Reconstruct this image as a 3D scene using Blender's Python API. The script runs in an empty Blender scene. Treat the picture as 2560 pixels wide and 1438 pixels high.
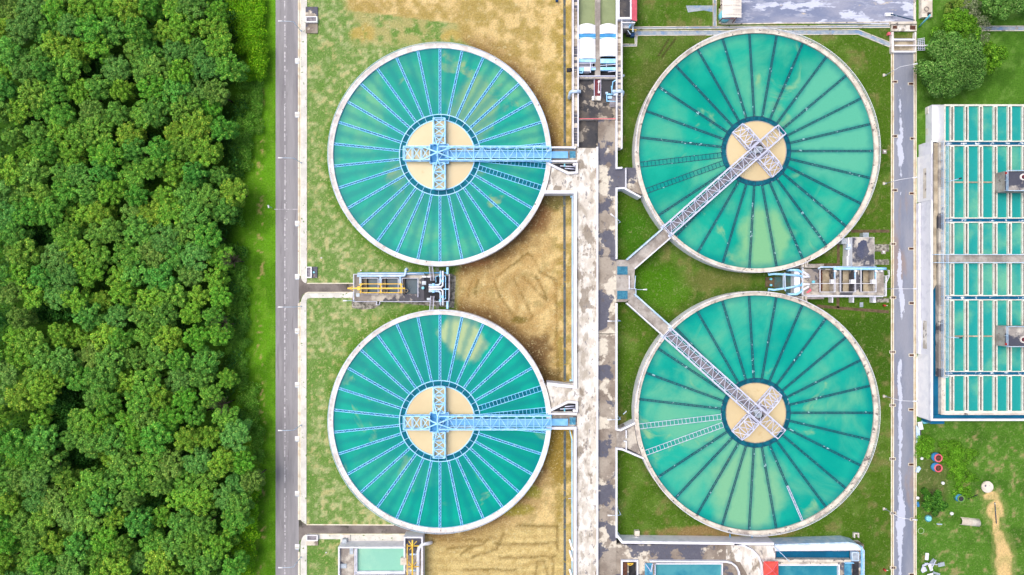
import bpy, math, random
import numpy as np
from mathutils import Vector

# ------------------------------------------------------------------ basics
random.seed(7); np.random.seed(7)
H = 170.67                       # camera height in metres, 0.1 m per photo pixel on the ground
sc = bpy.context.scene
col = sc.collection
R = math.radians

def W(px, py, z=0.0):
    """photo pixel seen at height z -> world metres"""
    f = 0.1 * (H - z) / H
    return Vector(((px - 1280) * f, (719 - py) * f, z))

def s2l(c):
    c = c / 255.0
    return c / 12.92 if c <= 0.04045 else ((c + 0.055) / 1.055) ** 2.4
def C(r, g, b, k=0.85):
    return (s2l(r) * k, s2l(g) * k, s2l(b) * k, 1.0)

# ------------------------------------------------------------------ materials
MATS = {}
def ramp(nt, fac, lo, hi):
    n = nt.nodes.new('ShaderNodeMapRange'); n.interpolation_type = 'SMOOTHSTEP'
    n.inputs[1].default_value = lo; n.inputs[2].default_value = hi
    nt.links.new(fac, n.inputs[0]); return n.outputs[0]
def mixc(nt, fac, a, b, mode='MIX'):
    n = nt.nodes.new('ShaderNodeMix'); n.data_type = 'RGBA'; n.blend_type = mode
    if isinstance(fac, float): n.inputs[0].default_value = fac
    else: nt.links.new(fac, n.inputs[0])
    for i, v in ((6, a), (7, b)):
        if isinstance(v, tuple): n.inputs[i].default_value = v
        else: nt.links.new(v, n.inputs[i])
    return n.outputs[2]
def noise(nt, vec, scale, detail=4.0, rough=0.55, dist=0.0):
    n = nt.nodes.new('ShaderNodeTexNoise'); n.inputs['Scale'].default_value = scale
    n.inputs['Detail'].default_value = detail; n.inputs['Roughness'].default_value = rough
    n.inputs['Distortion'].default_value = dist
    nt.links.new(vec, n.inputs['Vector']); return n.outputs['Fac']

def mat(name, c1, c2=None, scale=1.0, lo=0.4, hi=0.6, stains_glints=(), rough=0.7, bump=0.0, bscale=6.0,
        metal=0.0, spec=0.3, attr=False, stretch=None, obj_rand=0.0, fine=None, detail=5.0):
    """stains: list of (colour, scale, lo, hi[, strength])"""
    if name in MATS: return MATS[name]
    m = bpy.data.materials.new(name); m.use_nodes = True; nt = m.node_tree
    b = nt.nodes['Principled BSDF']
    b.inputs['Roughness'].default_value = rough; b.inputs['Metallic'].default_value = metal
    b.inputs['Specular IOR Level'].default_value = spec
    g = nt.nodes.new('ShaderNodeNewGeometry'); vec = g.outputs['Position']
    if stretch:
        mp = nt.nodes.new('ShaderNodeMapping'); mp.inputs['Scale'].default_value = stretch
        nt.links.new(vec, mp.inputs['Vector']); vec = mp.outputs['Vector']
    if attr:
        a = nt.nodes.new('ShaderNodeAttribute'); a.attribute_name = 'Col'; cur = a.outputs['Color']
    else: cur = c1
    if c2 is not None and not attr:
        cur = mixc(nt, ramp(nt, noise(nt, vec, scale, detail), lo, hi), c1, c2)
    for i, s in enumerate(stains_glints):
        off = nt.nodes.new('ShaderNodeVectorMath'); off.operation = 'ADD'
        off.inputs[1].default_value = (31.7 * (i + 1), 17.3 * i, 5.1 * i); nt.links.new(vec, off.inputs[0])
        f = ramp(nt, noise(nt, off.outputs[0], s[1], 6.0, 0.6), s[2], s[3])
        if len(s) > 4:
            mu = nt.nodes.new('ShaderNodeMath'); mu.operation = 'MULTIPLY'; mu.inputs[1].default_value = s[4]
            nt.links.new(f, mu.inputs[0]); f = mu.outputs[0]
        cur = mixc(nt, f, cur, s[0])
    if fine:
        fs, amt = fine
        f = ramp(nt, noise(nt, vec, fs, 6.0, 0.75), 0.3, 0.7)
        dk = (1 - amt, 1 - amt, 1 - amt, 1); lt = (1 + amt, 1 + amt, 1 + amt * .9, 1)
        cur = mixc(nt, 1.0, cur, mixc(nt, f, dk, lt), 'MULTIPLY')
    if obj_rand:
        oi = nt.nodes.new('ShaderNodeObjectInfo')
        hs = nt.nodes.new('ShaderNodeHueSaturation')
        r1 = nt.nodes.new('ShaderNodeMapRange'); r1.inputs[3].default_value = 1 - obj_rand; r1.inputs[4].default_value = 1 + obj_rand
        nt.links.new(oi.outputs['Random'], r1.inputs[0]); nt.links.new(r1.outputs[0], hs.inputs['Value'])
        wn = nt.nodes.new('ShaderNodeTexWhiteNoise'); wn.noise_dimensions = '1D'
        nt.links.new(oi.outputs['Random'], wn.inputs['W'])
        r2 = nt.nodes.new('ShaderNodeMapRange'); r2.inputs[3].default_value = 0.462; r2.inputs[4].default_value = 0.498
        nt.links.new(wn.outputs['Value'], r2.inputs[0]); nt.links.new(r2.outputs[0], hs.inputs['Hue'])
        if isinstance(cur, tuple): hs.inputs['Color'].default_value = cur
        else: nt.links.new(cur, hs.inputs['Color'])
        cur = hs.outputs['Color']
    if isinstance(cur, tuple): b.inputs['Base Color'].default_value = cur
    else: nt.links.new(cur, b.inputs['Base Color'])
    if bump:
        bp = nt.nodes.new('ShaderNodeBump'); bp.inputs['Strength'].default_value = bump
        bp.inputs['Distance'].default_value = 0.1
        nt.links.new(noise(nt, vec, bscale, 5.0, 0.65), bp.inputs['Height'])
        nt.links.new(bp.outputs[0], b.inputs['Normal'])
    MATS[name] = m
    return m

DK = C(70, 66, 62)
M = dict(
 sill=mat('dull_zinc', C(150,156,164), C(128,134,142), 1.0, rough=.5),
 ground=mat('ground', None, attr=True, rough=0.95, spec=0.05, bump=1.0, bscale=2.6, fine=(2.6, 0.30)),
 asphalt_w=mat('grey_asphalt', C(143,141,144), C(161,159,161), .25, .35, .65, stains_glints=((C(120,114,120), .5, .58, .66, .5),), stretch=(2.2,.18,1), rough=.85, fine=(3,.06), bump=.3, bscale=12),
 asphalt_e=mat('blue_grey_asphalt', C(126,134,152), C(146,150,162), .2, .35, .65, stains_glints=((C(160,140,128), .10, .56, .66, .7),), stretch=(1.6,.3,1), rough=.8, fine=(3,.06), bump=.3, bscale=12),
 plaza=mat('plaza_asphalt', C(128,138,165), C(158,162,180), .12, .4, .6, stains_glints=((C(214,220,236), .2, .555, .59, .85), (C(176,182,200), .5, .56, .62, .6), (C(200,190,175), .3, .62, .68)), stretch=(.6,1.6,1), rough=.8, fine=(2.5,.08)),
 lane_dark=mat('dark_side_lane', C(112,104,100), C(138,130,124), .3, .35, .65, stains_glints=((C(60,62,50), .25, .58, .66, .8),), rough=.9, fine=(3,.1)),
 lime=mat('pale_lime_stain', C(205,212,228), C(225,230,240), 1.0, rough=.85, fine=(2,.06)),
 paint_line=mat('worn_road_paint', C(215,212,215), C(170,166,172), 1.2, .48, .56, rough=.8),
 pave=mat('pale_pavement', C(232,230,222), C(212,210,200), .4, .35, .65, stains_glints=((C(110,140,70), .9, .62, .65), (C(90,88,82), 2.2, .72, .75)), rough=.9, fine=(3,.07)),
 kerb=mat('cream_kerb', C(242,236,216), C(226,212,182), .5, .45, .65, stains_glints=((C(176,140,100), .8, .64, .72, .7),), rough=.8, fine=(3,.08)),
 gutter=mat('gutter_brown', C(186,166,132), C(150,132,104), .6, rough=.9, fine=(3,.1)),
 rim_w=mat('white_weathered_concrete', C(246,240,234), C(222,214,206), .6, .4, .62, stains_glints=((C(96,80,72), 1.0, .64, .67, .85), (C(168,150,140), .45, .62, .68, .6)), rough=.75, fine=(4,.06)),
 rim_e=mat('cream_stained_concrete', C(232,224,208), C(206,196,180), .5, .4, .62, stains_glints=((C(88,82,84), .85, .60, .65, .8), (C(165,155,148), .3, .55, .64, .7)), rough=.8, fine=(4,.08)),
 white=mat('white_paint', C(246,247,252,.82), C(226,228,236,.82), .5, .45, .7, rough=.55, stains_glints=((C(150,140,135), .8, .74, .78, .6),)),
 whiteclean=mat('clean_white_cover', C(250,250,250,.84), C(240,241,244,.84), .6, rough=.45),
 conc_lt=mat('pale_bleached_concrete', C(240,236,227), C(212,205,192), .5, .38, .62, stains_glints=((C(176,166,150), .32, .50, .62, .8), (C(140,128,112), .19, .57, .61, .8), (C(116,114,120), 1.0, .60, .64, .7)), stretch=(1.3,.7,1), rough=.9, fine=(2.2,.1), bump=.3),
 conc_dk=mat('dirty_deck_concrete', C(172,162,148), C(136,124,112), .18, .38, .62, stains_glints=((C(222,214,196), .15, .545, .585, .95), (C(94,96,110), .14, .51, .54, .95), (C(110,100,90), .6, .60, .66, .6)), rough=.9, fine=(2.2,.12), bump=.3),
 conc_gr=mat('grey_walkway_concrete', C(186,180,172), C(150,142,134), .35, .38, .62, stains_glints=((C(92,86,80), .6, .63, .69, .7),), rough=.9, fine=(2.5,.14), bump=.3),
 conc_mix=mat('patchy_station_concrete', C(205,198,184), C(150,142,134), .28, .42, .58, stains_glints=((C(86,86,94), .16, .55, .585, .95),), rough=.9, fine=(2.5,.12)),
 floor_dk=mat('dark_wet_floor', C(70,70,74), C(104,98,92), .25, .42, .6, stains_glints=((C(182,172,156), .3, .56, .60, .8), (C(50,54,62), .4, .58, .62, .8)), rough=.8, fine=(2.5,.15)),
 rubble=mat('rubble_strip', C(176,172,160), C(110,108,98), 1.4, .4, .6, rough=.95, fine=(3,.2), bump=.8, bscale=3),
 bluesteel=mat('light_blue_steel', C(146,212,252,.95), C(184,230,254,.95), .8, .4, .7, rough=.45, spec=.5, stains_glints=((C(100,180,240), 1.3, .62, .70, .6),)),
 bluedeck=mat('sky_blue_deck', C(112,182,232), C(136,198,240), .5, .4, .65, rough=.5, fine=(3,.05)),
 bluemid=mat('strong_blue_paint', C(60,150,210), C(84,170,224), .6, rough=.5),
 bluepale=mat('pale_blue_pipe_paint', C(178,212,240), C(214,232,248), .7, rough=.4, spec=.5),
 navy=mat('dark_blue_trough', C(14,70,124), C(8,52,98), 1.2, rough=.5),
 tealtrough=mat('teal_trough_floor', C(0,112,130), C(0,94,114), .8, rough=.5, spec=.08),
 lavsteel=mat('pale_lavender_steel', C(222,226,244), C(200,206,232), .8, .4, .7, rough=.45, spec=.5),
 slate=mat('slate_submerged_steel', C(34,76,104), C(24,60,88), 1.5, .4, .6, stains_glints=((C(205,232,245), 1.0, .63, .66, .9), (C(96,92,80), .7, .66, .70, .7)), rough=.5, fine=(5,.3)),  # near-white flecks are glints painted into the steel colour
 slatefloor=mat('slate_trough_floor', C(20,104,122), C(10,84,104), .8, rough=.5, spec=.08),
 grate=mat('grey_deck_grating', C(150,146,152), C(122,118,126), 1.0, rough=.7, fine=(6,.15)),
 bluegrate=mat('teal_blue_grating', C(84,160,190), C(60,130,165), 1.3, .4, .6, stains_glints=((C(150,210,230), .7, .6, .65, .6),), rough=.6),
 yellow=mat('yellow_crane_paint', C(250,212,80), C(232,186,60), .9, rough=.45),
 red=mat('red_paint', C(214,72,66), C(190,60,56), 1.0, rough=.5),
 redroof=mat('red_tile_roof', C(244,92,80), C(226,76,66), 1.2, rough=.6, fine=(5,.08)),
 pinkroof=mat('pink_metal_roof', C(246,120,132), C(232,104,118), .8, rough=.5),
 darkred=mat('dark_red_steel', C(120,50,60), rough=.6),
 cyan=mat('turquoise_plastic', C(110,205,222), C(140,218,230), .8, rough=.4, spec=.5),
 brown=mat('rusty_grate', C(112,72,56), C(84,56,46), 2.0, rough=.9, fine=(6,.2)),
 dark=mat('dark_opening', C(44,46,52), C(60,60,64), 1.0, rough=.9),
 darkblue=mat('dark_pit_water', C(52,92,112), C(40,78,98), .3, rough=.25, spec=.3),  # dark blue-grey water of the pump pits
 roofgr=mat('stained_flat_roof', C(206,200,188), C(160,154,148), .4, .42, .6, stains_glints=((C(70,74,90), .13, .50, .56, .95),), rough=.9, fine=(3,.1)),
 beige=mat('beige_pit_wall', C(196,184,160), C(160,148,126), .4, rough=.85, fine=(3,.1)),
 corr=mat('corrugated_white_roof', C(244,236,222), C(226,218,206), .5, rough=.6),
 metal=mat('galvanised_box', C(190,200,208), C(165,178,188), 1.0, rough=.4, metal=.2),
 drainblue=mat('stained_drain_bed', C(142,160,178), C(170,180,186), .5, .4, .6, stains_glints=((C(112,148,190), .35, .56, .62, .7), (C(170,150,120), .6, .63, .68, .7)), rough=.8, fine=(3,.12)),
 ditch=mat('dark_ditch_bed', C(78,88,92), C(100,108,108), .8, stains_glints=((C(150,135,60), .9, .58, .64, .8),), rough=.9, fine=(3,.15)),
 dirt=mat('dirt_strip', C(92,78,58), C(112,96,72), 1.0, rough=.95, fine=(3,.15)),
 leaf=mat('forest_leaf', None, attr=True, rough=.6, spec=.15, obj_rand=.13),
 leaf2=mat('scrub_leaf', None, attr=True, rough=.6, spec=.15),
 bark=mat('tree_bark', C(110,98,84), C(84,74,62), 3.0, rough=.95),
 oliveW=mat('olive_still_water', C(146,160,116), C(136,150,108), .3, rough=.25, spec=.3, fine=(3,.03)),
 greenW=mat('pale_green_basin_water', C(160,214,186), C(140,202,178), .12, rough=.3, spec=.25, fine=(4,.03)),
 blueW=mat('deep_turquoise_water', C(40,132,154), C(80,158,168), .18, .4, .65, rough=.25, spec=.3, fine=(4,.04)),
 filterW=mat('filter_cell_water', C(34,158,152), C(104,182,152), .10, .47, .68, rough=.25, spec=.3, fine=(2.5,.07)),
 chanW=mat('dark_channel_water', C(16,104,142), C(10,90,126), .2, rough=.25, spec=.3, fine=(3,.04)),
 foam=mat('white_splash_foam', C(20,100,140), C(225,236,244), 1.1, .5, .6, rough=.4),
 yardgrate=mat('dull_green_grating', C(70,104,100), C(84,92,84), 1.0, rough=.7, fine=(5,.25)), stain=mat('dark_roof_stain', C(74,80,104), C(92,94,108), .5, rough=.6, fine=(2,.15)),
 launderblue=mat('sky_blue_launder_paint', C(120,206,250,.95), C(156,222,254,.95), .8, .4, .7, rough=.6, spec=.2),
 troughdk=mat('dark_teal_trough_floor', C(4,78,130), C(2,60,108), 1.2, rough=.6, spec=.1),
 terrace=mat('terrace_turf', C(92,140,44), C(150,138,84), .5, .5, .66, rough=.95, fine=(2,.2), bump=.6, bscale=3),
 cellwall=mat('cream_cell_wall', C(238,236,222), C(222,218,202), .8, .45, .65, rough=.8, fine=(4,.06)),
 leafrim=mat('mossy_rim', C(110,150,70), rough=.9), leafhoop=mat('pale_green_hoop', C(186,208,160), rough=.6),
 sludge=mat('beige_sludge_water', C(220,202,158), C(212,192,148), .10, .35, .65, rough=.25, spec=.3, stains_glints=((C(196,168,116), .22, .62, .72, .6),)),
)

def add_straw(m):
    nt = m.node_tree; b = nt.nodes['Principled BSDF']; l = b.inputs['Base Color'].links[0]; src = l.from_socket
    at = nt.nodes.new('ShaderNodeAttribute'); at.attribute_name = 'Col'
    g = nt.nodes.new('ShaderNodeNewGeometry')
    f = ramp(nt, noise(nt, g.outputs['Position'], 1.3, 6.0, .7, 1.5), .54, .66)
    q = nt.nodes.new('ShaderNodeMath'); q.operation = 'MULTIPLY'; nt.links.new(f, q.inputs[0]); nt.links.new(at.outputs['Alpha'], q.inputs[1])
    c = mixc(nt, q.outputs[0], src, C(208, 198, 150))
    v = nt.nodes.new('ShaderNodeVectorMath'); v.operation = 'ADD'; v.inputs[1].default_value = (90, 40, 0); nt.links.new(g.outputs['Position'], v.inputs[0])
    f = ramp(nt, noise(nt, v.outputs[0], 1.7, 6.0, .75, 1.0), .58, .70)
    q = nt.nodes.new('ShaderNodeMath'); q.operation = 'MULTIPLY'; nt.links.new(f, q.inputs[0]); q.inputs[1].default_value = .45
    c = mixc(nt, q.outputs[0], c, C(78, 84, 36))
    nt.links.new(c, b.inputs['Base Color'])
add_straw(M['ground'])
def water_mat(name, deep, mid, pale, bei, ofs, sc1=.055, lo=.5, hi=.66, spots=(), n=30, rin=26.0, a0=0.0):
    m = bpy.data.materials.new(name); m.use_nodes = True; nt = m.node_tree
    b = nt.nodes['Principled BSDF']; b.inputs['Roughness'].default_value = .3; b.inputs['Specular IOR Level'].default_value = .08
    g = nt.nodes.new('ShaderNodeTexCoord')
    v = nt.nodes.new('ShaderNodeVectorMath'); v.operation = 'ADD'; v.inputs[1].default_value = ofs
    nt.links.new(g.outputs['Object'], v.inputs[0]); vec = v.outputs[0]
    c = mixc(nt, ramp(nt, noise(nt, vec, .07, 3.0), .38, .62), deep, mid)
    c = mixc(nt, ramp(nt, noise(nt, vec, sc1, 7.0, .58, .6), lo, hi), c, pale)
    v2 = nt.nodes.new('ShaderNodeVectorMath'); v2.operation = 'ADD'; v2.inputs[1].default_value = (50, 20, 3)
    nt.links.new(vec, v2.inputs[0])
    c = mixc(nt, ramp(nt, noise(nt, v2.outputs[0], .09, 6.0, .55, .8), .60, .70), c, bei)
    for (sx, sy, rad, colr) in spots:
        d = nt.nodes.new('ShaderNodeVectorMath'); d.operation = 'DISTANCE'; d.inputs[1].default_value = (sx, sy, 0)
        # warp
        nz = nt.nodes.new('ShaderNodeTexNoise'); nz.inputs['Scale'].default_value = .22; nz.inputs['Detail'].default_value = 6
        nt.links.new(g.outputs['Object'], nz.inputs['Vector'])
        w = nt.nodes.new('ShaderNodeVectorMath'); w.operation = 'MULTIPLY_ADD'
        w.inputs[1].default_value = (7, 7, 0); nt.links.new(nz.outputs['Color'], w.inputs[0])
        ad = nt.nodes.new('ShaderNodeVectorMath'); ad.operation = 'ADD'; ad.inputs[1].default_value = (-3.5, -3.5, 0)
        nt.links.new(g.outputs['Object'], ad.inputs[0]); nt.links.new(ad.outputs[0], w.inputs[2])
        sp = nt.nodes.new('ShaderNodeVectorMath'); sp.operation = 'MULTIPLY'; sp.inputs[1].default_value = (1, .75, 0)
        d.inputs[1].default_value = (sx, sy * .75, 0)
        nt.links.new(w.outputs[0], sp.inputs[0]); nt.links.new(sp.outputs[0], d.inputs[0])
        f = ramp(nt, d.outputs['Value'], rad, rad * .55)
        c = mixc(nt, f, c, colr)
    def mt(op, a, b_=None):
        q = nt.nodes.new('ShaderNodeMath'); q.operation = op
        for i, v in enumerate((a, b_)):
            if v is None: continue
            if isinstance(v, (int, float)): q.inputs[i].default_value = v
            else: nt.links.new(v, q.inputs[i])
        return q.outputs[0]
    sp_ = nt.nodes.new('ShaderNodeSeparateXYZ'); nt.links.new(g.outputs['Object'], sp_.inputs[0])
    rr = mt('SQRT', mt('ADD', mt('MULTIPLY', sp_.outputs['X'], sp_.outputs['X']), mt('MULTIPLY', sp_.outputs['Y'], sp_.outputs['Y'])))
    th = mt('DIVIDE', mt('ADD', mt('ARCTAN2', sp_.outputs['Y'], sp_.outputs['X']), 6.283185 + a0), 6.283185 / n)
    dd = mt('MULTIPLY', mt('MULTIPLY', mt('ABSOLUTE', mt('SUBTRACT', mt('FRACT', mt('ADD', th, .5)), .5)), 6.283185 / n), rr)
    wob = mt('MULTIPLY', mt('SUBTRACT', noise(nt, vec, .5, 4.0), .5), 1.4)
    edge_shade = C(0, 128, 132)  # contact shading painted into the water colour along launders and rim
    c = mixc(nt, mt('MULTIPLY', ramp(nt, mt('ADD', dd, wob), 1.25, .1), .5), c, edge_shade)
    c = mixc(nt, mt('MULTIPLY', ramp(nt, mt('ADD', rr, wob), rin - 2.2, rin), .6), c, edge_shade)
    f = ramp(nt, noise(nt, vec, 2.5, 6.0, .8), .3, .7)
    c = mixc(nt, 1.0, c, mixc(nt, f, (.965, .965, .965, 1), (1.035, 1.035, 1.035, 1)), 'MULTIPLY')
    nt.links.new(c, b.inputs['Base Color'])
    bp = nt.nodes.new('ShaderNodeBump'); bp.inputs['Strength'].default_value = .12; bp.inputs['Distance'].default_value = .05
    nt.links.new(noise(nt, g.outputs['Object'], 3.0, 4.0), bp.inputs['Height']); nt.links.new(bp.outputs[0], b.inputs['Normal'])
    return m

# ------------------------------------------------------------------ mesh builder
class MB:
    def __init__(s): s.v = []; s.f = []; s.c = None; s.smooth = []
    def add(s, vs, fs, smooth=False):
        n = len(s.v); s.v.extend([tuple(p) for p in vs]); s.f.extend([tuple(i + n for i in f) for f in fs])
        s.smooth.extend([smooth] * len(fs))
    def box(s, x0, y0, z0, x1, y1, z1):
        x0, x1 = min(x0, x1), max(x0, x1); y0, y1 = min(y0, y1), max(y0, y1)
        s.add([(x0,y0,z0),(x1,y0,z0),(x1,y1,z0),(x0,y1,z0),(x0,y0,z1),(x1,y0,z1),(x1,y1,z1),(x0,y1,z1)],
              [(0,3,2,1),(4,5,6,7),(0,1,5,4),(1,2,6,5),(2,3,7,6),(3,0,4,7)])
        return s
    def pbox(s, x0, y0, x1, y1, z0, z1):          # plan in photo pixels measured at the top face
        a = W(x0, y0, z1); b = W(x1, y1, z1); return s.box(a.x, a.y, z0, b.x, b.y, z1)
    def prism(s, pts, z0, z1):
        n = len(pts)
        area = sum(pts[i][0]*pts[(i+1)%n][1]-pts[(i+1)%n][0]*pts[i][1] for i in range(n))
        if area < 0: pts = pts[::-1]
        vs = [(p[0],p[1],z0) for p in pts] + [(p[0],p[1],z1) for p in pts]
        s.add(vs, [tuple(range(n-1,-1,-1)), tuple(range(n,2*n))] + [(i,(i+1)%n,n+(i+1)%n,n+i) for i in range(n)])
        return s
    def pprism(s, pts, z0, z1): return s.prism([tuple(W(x, y, z1))[:2] for x, y in pts], z0, z1)
    def bar(s, a, b, w, h=None):                  # square bar between two 3d points
        h = h or w
        a = Vector(a); b = Vector(b); d = b - a
        if d.length < 1e-6: return s
        d.normalize(); up = Vector((0,0,1))
        if abs(d.z) > .95: up = Vector((1,0,0))
        r = d.cross(up).normalized() * (w/2); u = r.cross(d).normalized() * (h/2)
        s.add([a-r-u,a+r-u,a+r+u,a-r+u,b-r-u,b+r-u,b+r+u,b-r+u],
              [(0,1,2,3),(7,6,5,4),(0,4,5,1),(1,5,6,2),(2,6,7,3),(3,7,4,0)])
        return s
    def tube(s, pts, r, n=10, r2=None, caps=True):
        pts = [Vector(p) for p in pts]; m = len(pts); vs = []
        up = None
        for i, p in enumerate(pts):
            if i == 0: d = pts[1]-p
            elif i == m-1: d = p-pts[i-1]
            else: d = (pts[i+1]-p).normalized() + (p-pts[i-1]).normalized()
            d.normalize()
            if up is None: up = Vector((0,0,1)) if abs(d.z) < .9 else Vector((1,0,0))
            a = d.cross(up)
            if a.length < 1e-3: a = d.cross(Vector((0,1,0)))
            a.normalize(); bb = a.cross(d).normalized(); up = bb
            rr = r if r2 is None else r + (r2-r)*i/(m-1)
            for k in range(n):
                t = 2*math.pi*k/n; vs.append(p + a*math.cos(t)*rr + bb*math.sin(t)*rr)
        fs = [(i*n+k, i*n+(k+1)%n, (i+1)*n+(k+1)%n, (i+1)*n+k) for i in range(m-1) for k in range(n)]
        nn = len(s.v); s.add(vs, fs, True)
        if caps:
            s.f.append(tuple(nn+k for k in range(n-1,-1,-1))); s.f.append(tuple(nn+(m-1)*n+k for k in range(n))); s.smooth += [False]*2
        return s
    def cyl(s, x, y, z0, z1, r, n=20, r2=None):
        r2 = r if r2 is None else r2
        vs = [(x+r*math.cos(2*math.pi*k/n), y+r*math.sin(2*math.pi*k/n), z0) for k in range(n)]
        vs += [(x+r2*math.cos(2*math.pi*k/n), y+r2*math.sin(2*math.pi*k/n), z1) for k in range(n)]
        s.add(vs, [(k,(k+1)%n,n+(k+1)%n,n+k) for k in range(n)], True)
        q = len(s.v)-2*n; s.f.append(tuple(q+n+k for k in range(n))); s.f.append(tuple(q+k for k in range(n-1,-1,-1))); s.smooth += [False]*2
        return s
    def ring(s, cx, cy, r0, r1, z0, z1, n=128, a0=0, a1=360):
        full = abs(a1-a0) >= 359.9; m = n if full else n+1
        vs = []
        for k in range(m):
            t = R(a0 + (a1-a0)*k/n); c, si = math.cos(t), math.sin(t)
            vs += [(cx+r0*c,cy+r0*si,z0),(cx+r1*c,cy+r1*si,z0),(cx+r1*c,cy+r1*si,z1),(cx+r0*c,cy+r0*si,z1)]
        fs = []
        for k in range(n):
            a = k*4; b = ((k+1) % m)*4
            for i in range(4):
                j = (i+1) % 4; fs.append((a+i, b+i, b+j, a+j)[::-1])
        if not full: fs += [(0,1,2,3), tuple((m-1)*4+i for i in (3,2,1,0))]
        s.add(vs, fs); return s
    def slab(s, adds, holes, z0, z1, px=True):
        if px:
            def cv(r): a = W(r[0],r[1],z1); b = W(r[2],r[3],z1); return (min(a.x,b.x),min(a.y,b.y),max(a.x,b.x),max(a.y,b.y))
            adds = [cv(r) for r in adds]; holes = [cv(r) for r in holes]
        xs = sorted({round(v,4) for r in adds+holes for v in (r[0],r[2])}); ys = sorted({round(v,4) for r in adds+holes for v in (r[1],r[3])})
        def ins(x,y,r): return r[0] < x < r[2] and r[1] < y < r[3]
        F = {}
        for i in range(len(xs)-1):
            for j in range(len(ys)-1):
                x = (xs[i]+xs[i+1])/2; y = (ys[j]+ys[j+1])/2
                F[i,j] = any(ins(x,y,r) for r in adds) and not any(ins(x,y,r) for r in holes)
        for (i,j), f in F.items():
            if not f: continue
            a,b,c,d = xs[i],ys[j],xs[i+1],ys[j+1]
            s.add([(a,b,z1),(c,b,z1),(c,d,z1),(a,d,z1)],[(0,1,2,3)]); s.add([(a,b,z0),(a,d,z0),(c,d,z0),(c,b,z0)],[(0,1,2,3)])
            for di,dj,q in ((-1,0,((a,d),(a,b))),(1,0,((c,b),(c,d))),(0,-1,((a,b),(c,b))),(0,1,((c,d),(a,d)))):
                if not F.get((i+di,j+dj), False):
                    (x0,y0),(x1,y1) = q; s.add([(x0,y0,z0),(x1,y1,z0),(x1,y1,z1),(x0,y0,z1)],[(0,1,2,3)])
        return s
    def pwall(s, pts, w, z0, z1, closed=False):   # wall along a pixel polyline, mitred
        P = [W(x, y, z1).to_2d() for x, y in pts]; n = len(P); L = []; Rr = []
        for i in range(n):
            ds = []
            if i > 0 or closed: ds.append((P[i]-P[i-1]).normalized())
            if i < n-1 or closed: ds.append((P[(i+1)%n]-P[i]).normalized())
            nn = sum((Vector((-d.y, d.x)) for d in ds), Vector((0,0))); nn.normalize()
            k = 1/max(.35, nn.dot(Vector((-ds[0].y, ds[0].x))))
            L.append(P[i]+nn*k*w/2); Rr.append(P[i]-nn*k*w/2)
        m = n if closed else n-1
        vs = []
        for i in range(n): vs += [(*L[i],z0),(*Rr[i],z0),(*Rr[i],z1),(*L[i],z1)]
        fs = []
        for i in range(m):
            a = i*4; b = ((i+1)%n)*4
            for q in range(4): fs.append((a+q, a+(q+1)%4, b+(q+1)%4, b+q))
        if not closed: fs += [(3,2,1,0), tuple((n-1)*4+q for q in range(4))]
        s.add(vs, fs); return s
    def rail(s, pts, h=1.05, r=.045, sp=2.2, closed=False):  # world 3d points at the foot of the rail
        pts = [Vector(p) for p in pts]
        if closed: pts = pts + [pts[0]]
        up = Vector((0,0,1)); acc = 0
        for a, b in zip(pts[:-1], pts[1:]):
            s.bar(a+up*h, b+up*h, 2*r); s.bar(a+up*h*.52, b+up*h*.52, 1.4*r)
        s.bar(pts[0], pts[0]+up*h, 1.6*r); d = 0
        for a, b in zip(pts[:-1], pts[1:]):
            L = (b-a).length; t = sp-d
            while t <= L:
                p = a.lerp(b, t/L); s.bar(p, p+up*h, 1.6*r); t += sp
            d = (d+L) % sp
        return s
    def prail(s, pts, z, **k): return s.rail([W(x,y,z) for x,y in pts], **k)
    def build(s, name, material, parent=None, cols=None):
        me = bpy.data.meshes.new(name); o = bpy.data.objects.new(name, me); col.objects.link(o)
        off = Vector((0,0,0))
        if parent is not None:
            o.parent = parent; off = parent.get('_off', None); off = Vector(off) if off is not None else Vector((0,0,0))
        vs = s.v if off.length == 0 else [(v[0]-off.x, v[1]-off.y, v[2]-off.z) for v in s.v]
        me.from_pydata(vs, [], s.f); me.materials.append(M[material] if isinstance(material, str) else material)
        if any(s.smooth): me.polygons.foreach_set('use_smooth', s.smooth)
        cols = cols if cols is not None else s.c
        if cols is not None:
            at = me.color_attributes.new('Col', 'FLOAT_COLOR', 'CORNER')
            lt = np.empty(len(me.polygons), dtype=np.int32); me.polygons.foreach_get('loop_total', lt)
            at.data.foreach_set('color', np.repeat(np.asarray(cols, dtype=np.float32), lt, axis=0).ravel())
        me.update(); return o

def tag(o, label=None, cat=None, group=None, kind=None):
    if label: o['label'] = label
    if cat: o['category'] = cat
    if group: o['group'] = group
    if kind: o['kind'] = kind
    return o
def thing(name, label, cat, px, py, z=0.0, group=None, local=False):
    """Empty at the base of a thing. Unless local, parts built in world metres are shifted to it."""
    o = bpy.data.objects.new(name, None); col.objects.link(o); o.empty_display_size = .5
    p = W(px, py, z); o.location = p
    if not local: o['_off'] = tuple(p)
    return tag(o, label, cat, group)
def single(mb, name, material, label, cat, group=None):
    """a thing of one mesh: origin moved to its base"""
    n = len(mb.v); cx = sum(v[0] for v in mb.v)/n; cy = sum(v[1] for v in mb.v)/n; z = min(v[2] for v in mb.v)
    mb.v = [(v[0]-cx, v[1]-cy, v[2]-z) for v in mb.v]
    o = mb.build(name, material); o.location = (cx, cy, z); return tag(o, label, cat, group)
def struct(mb, name, material): return tag(mb.build(name, material), kind='structure')

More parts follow.
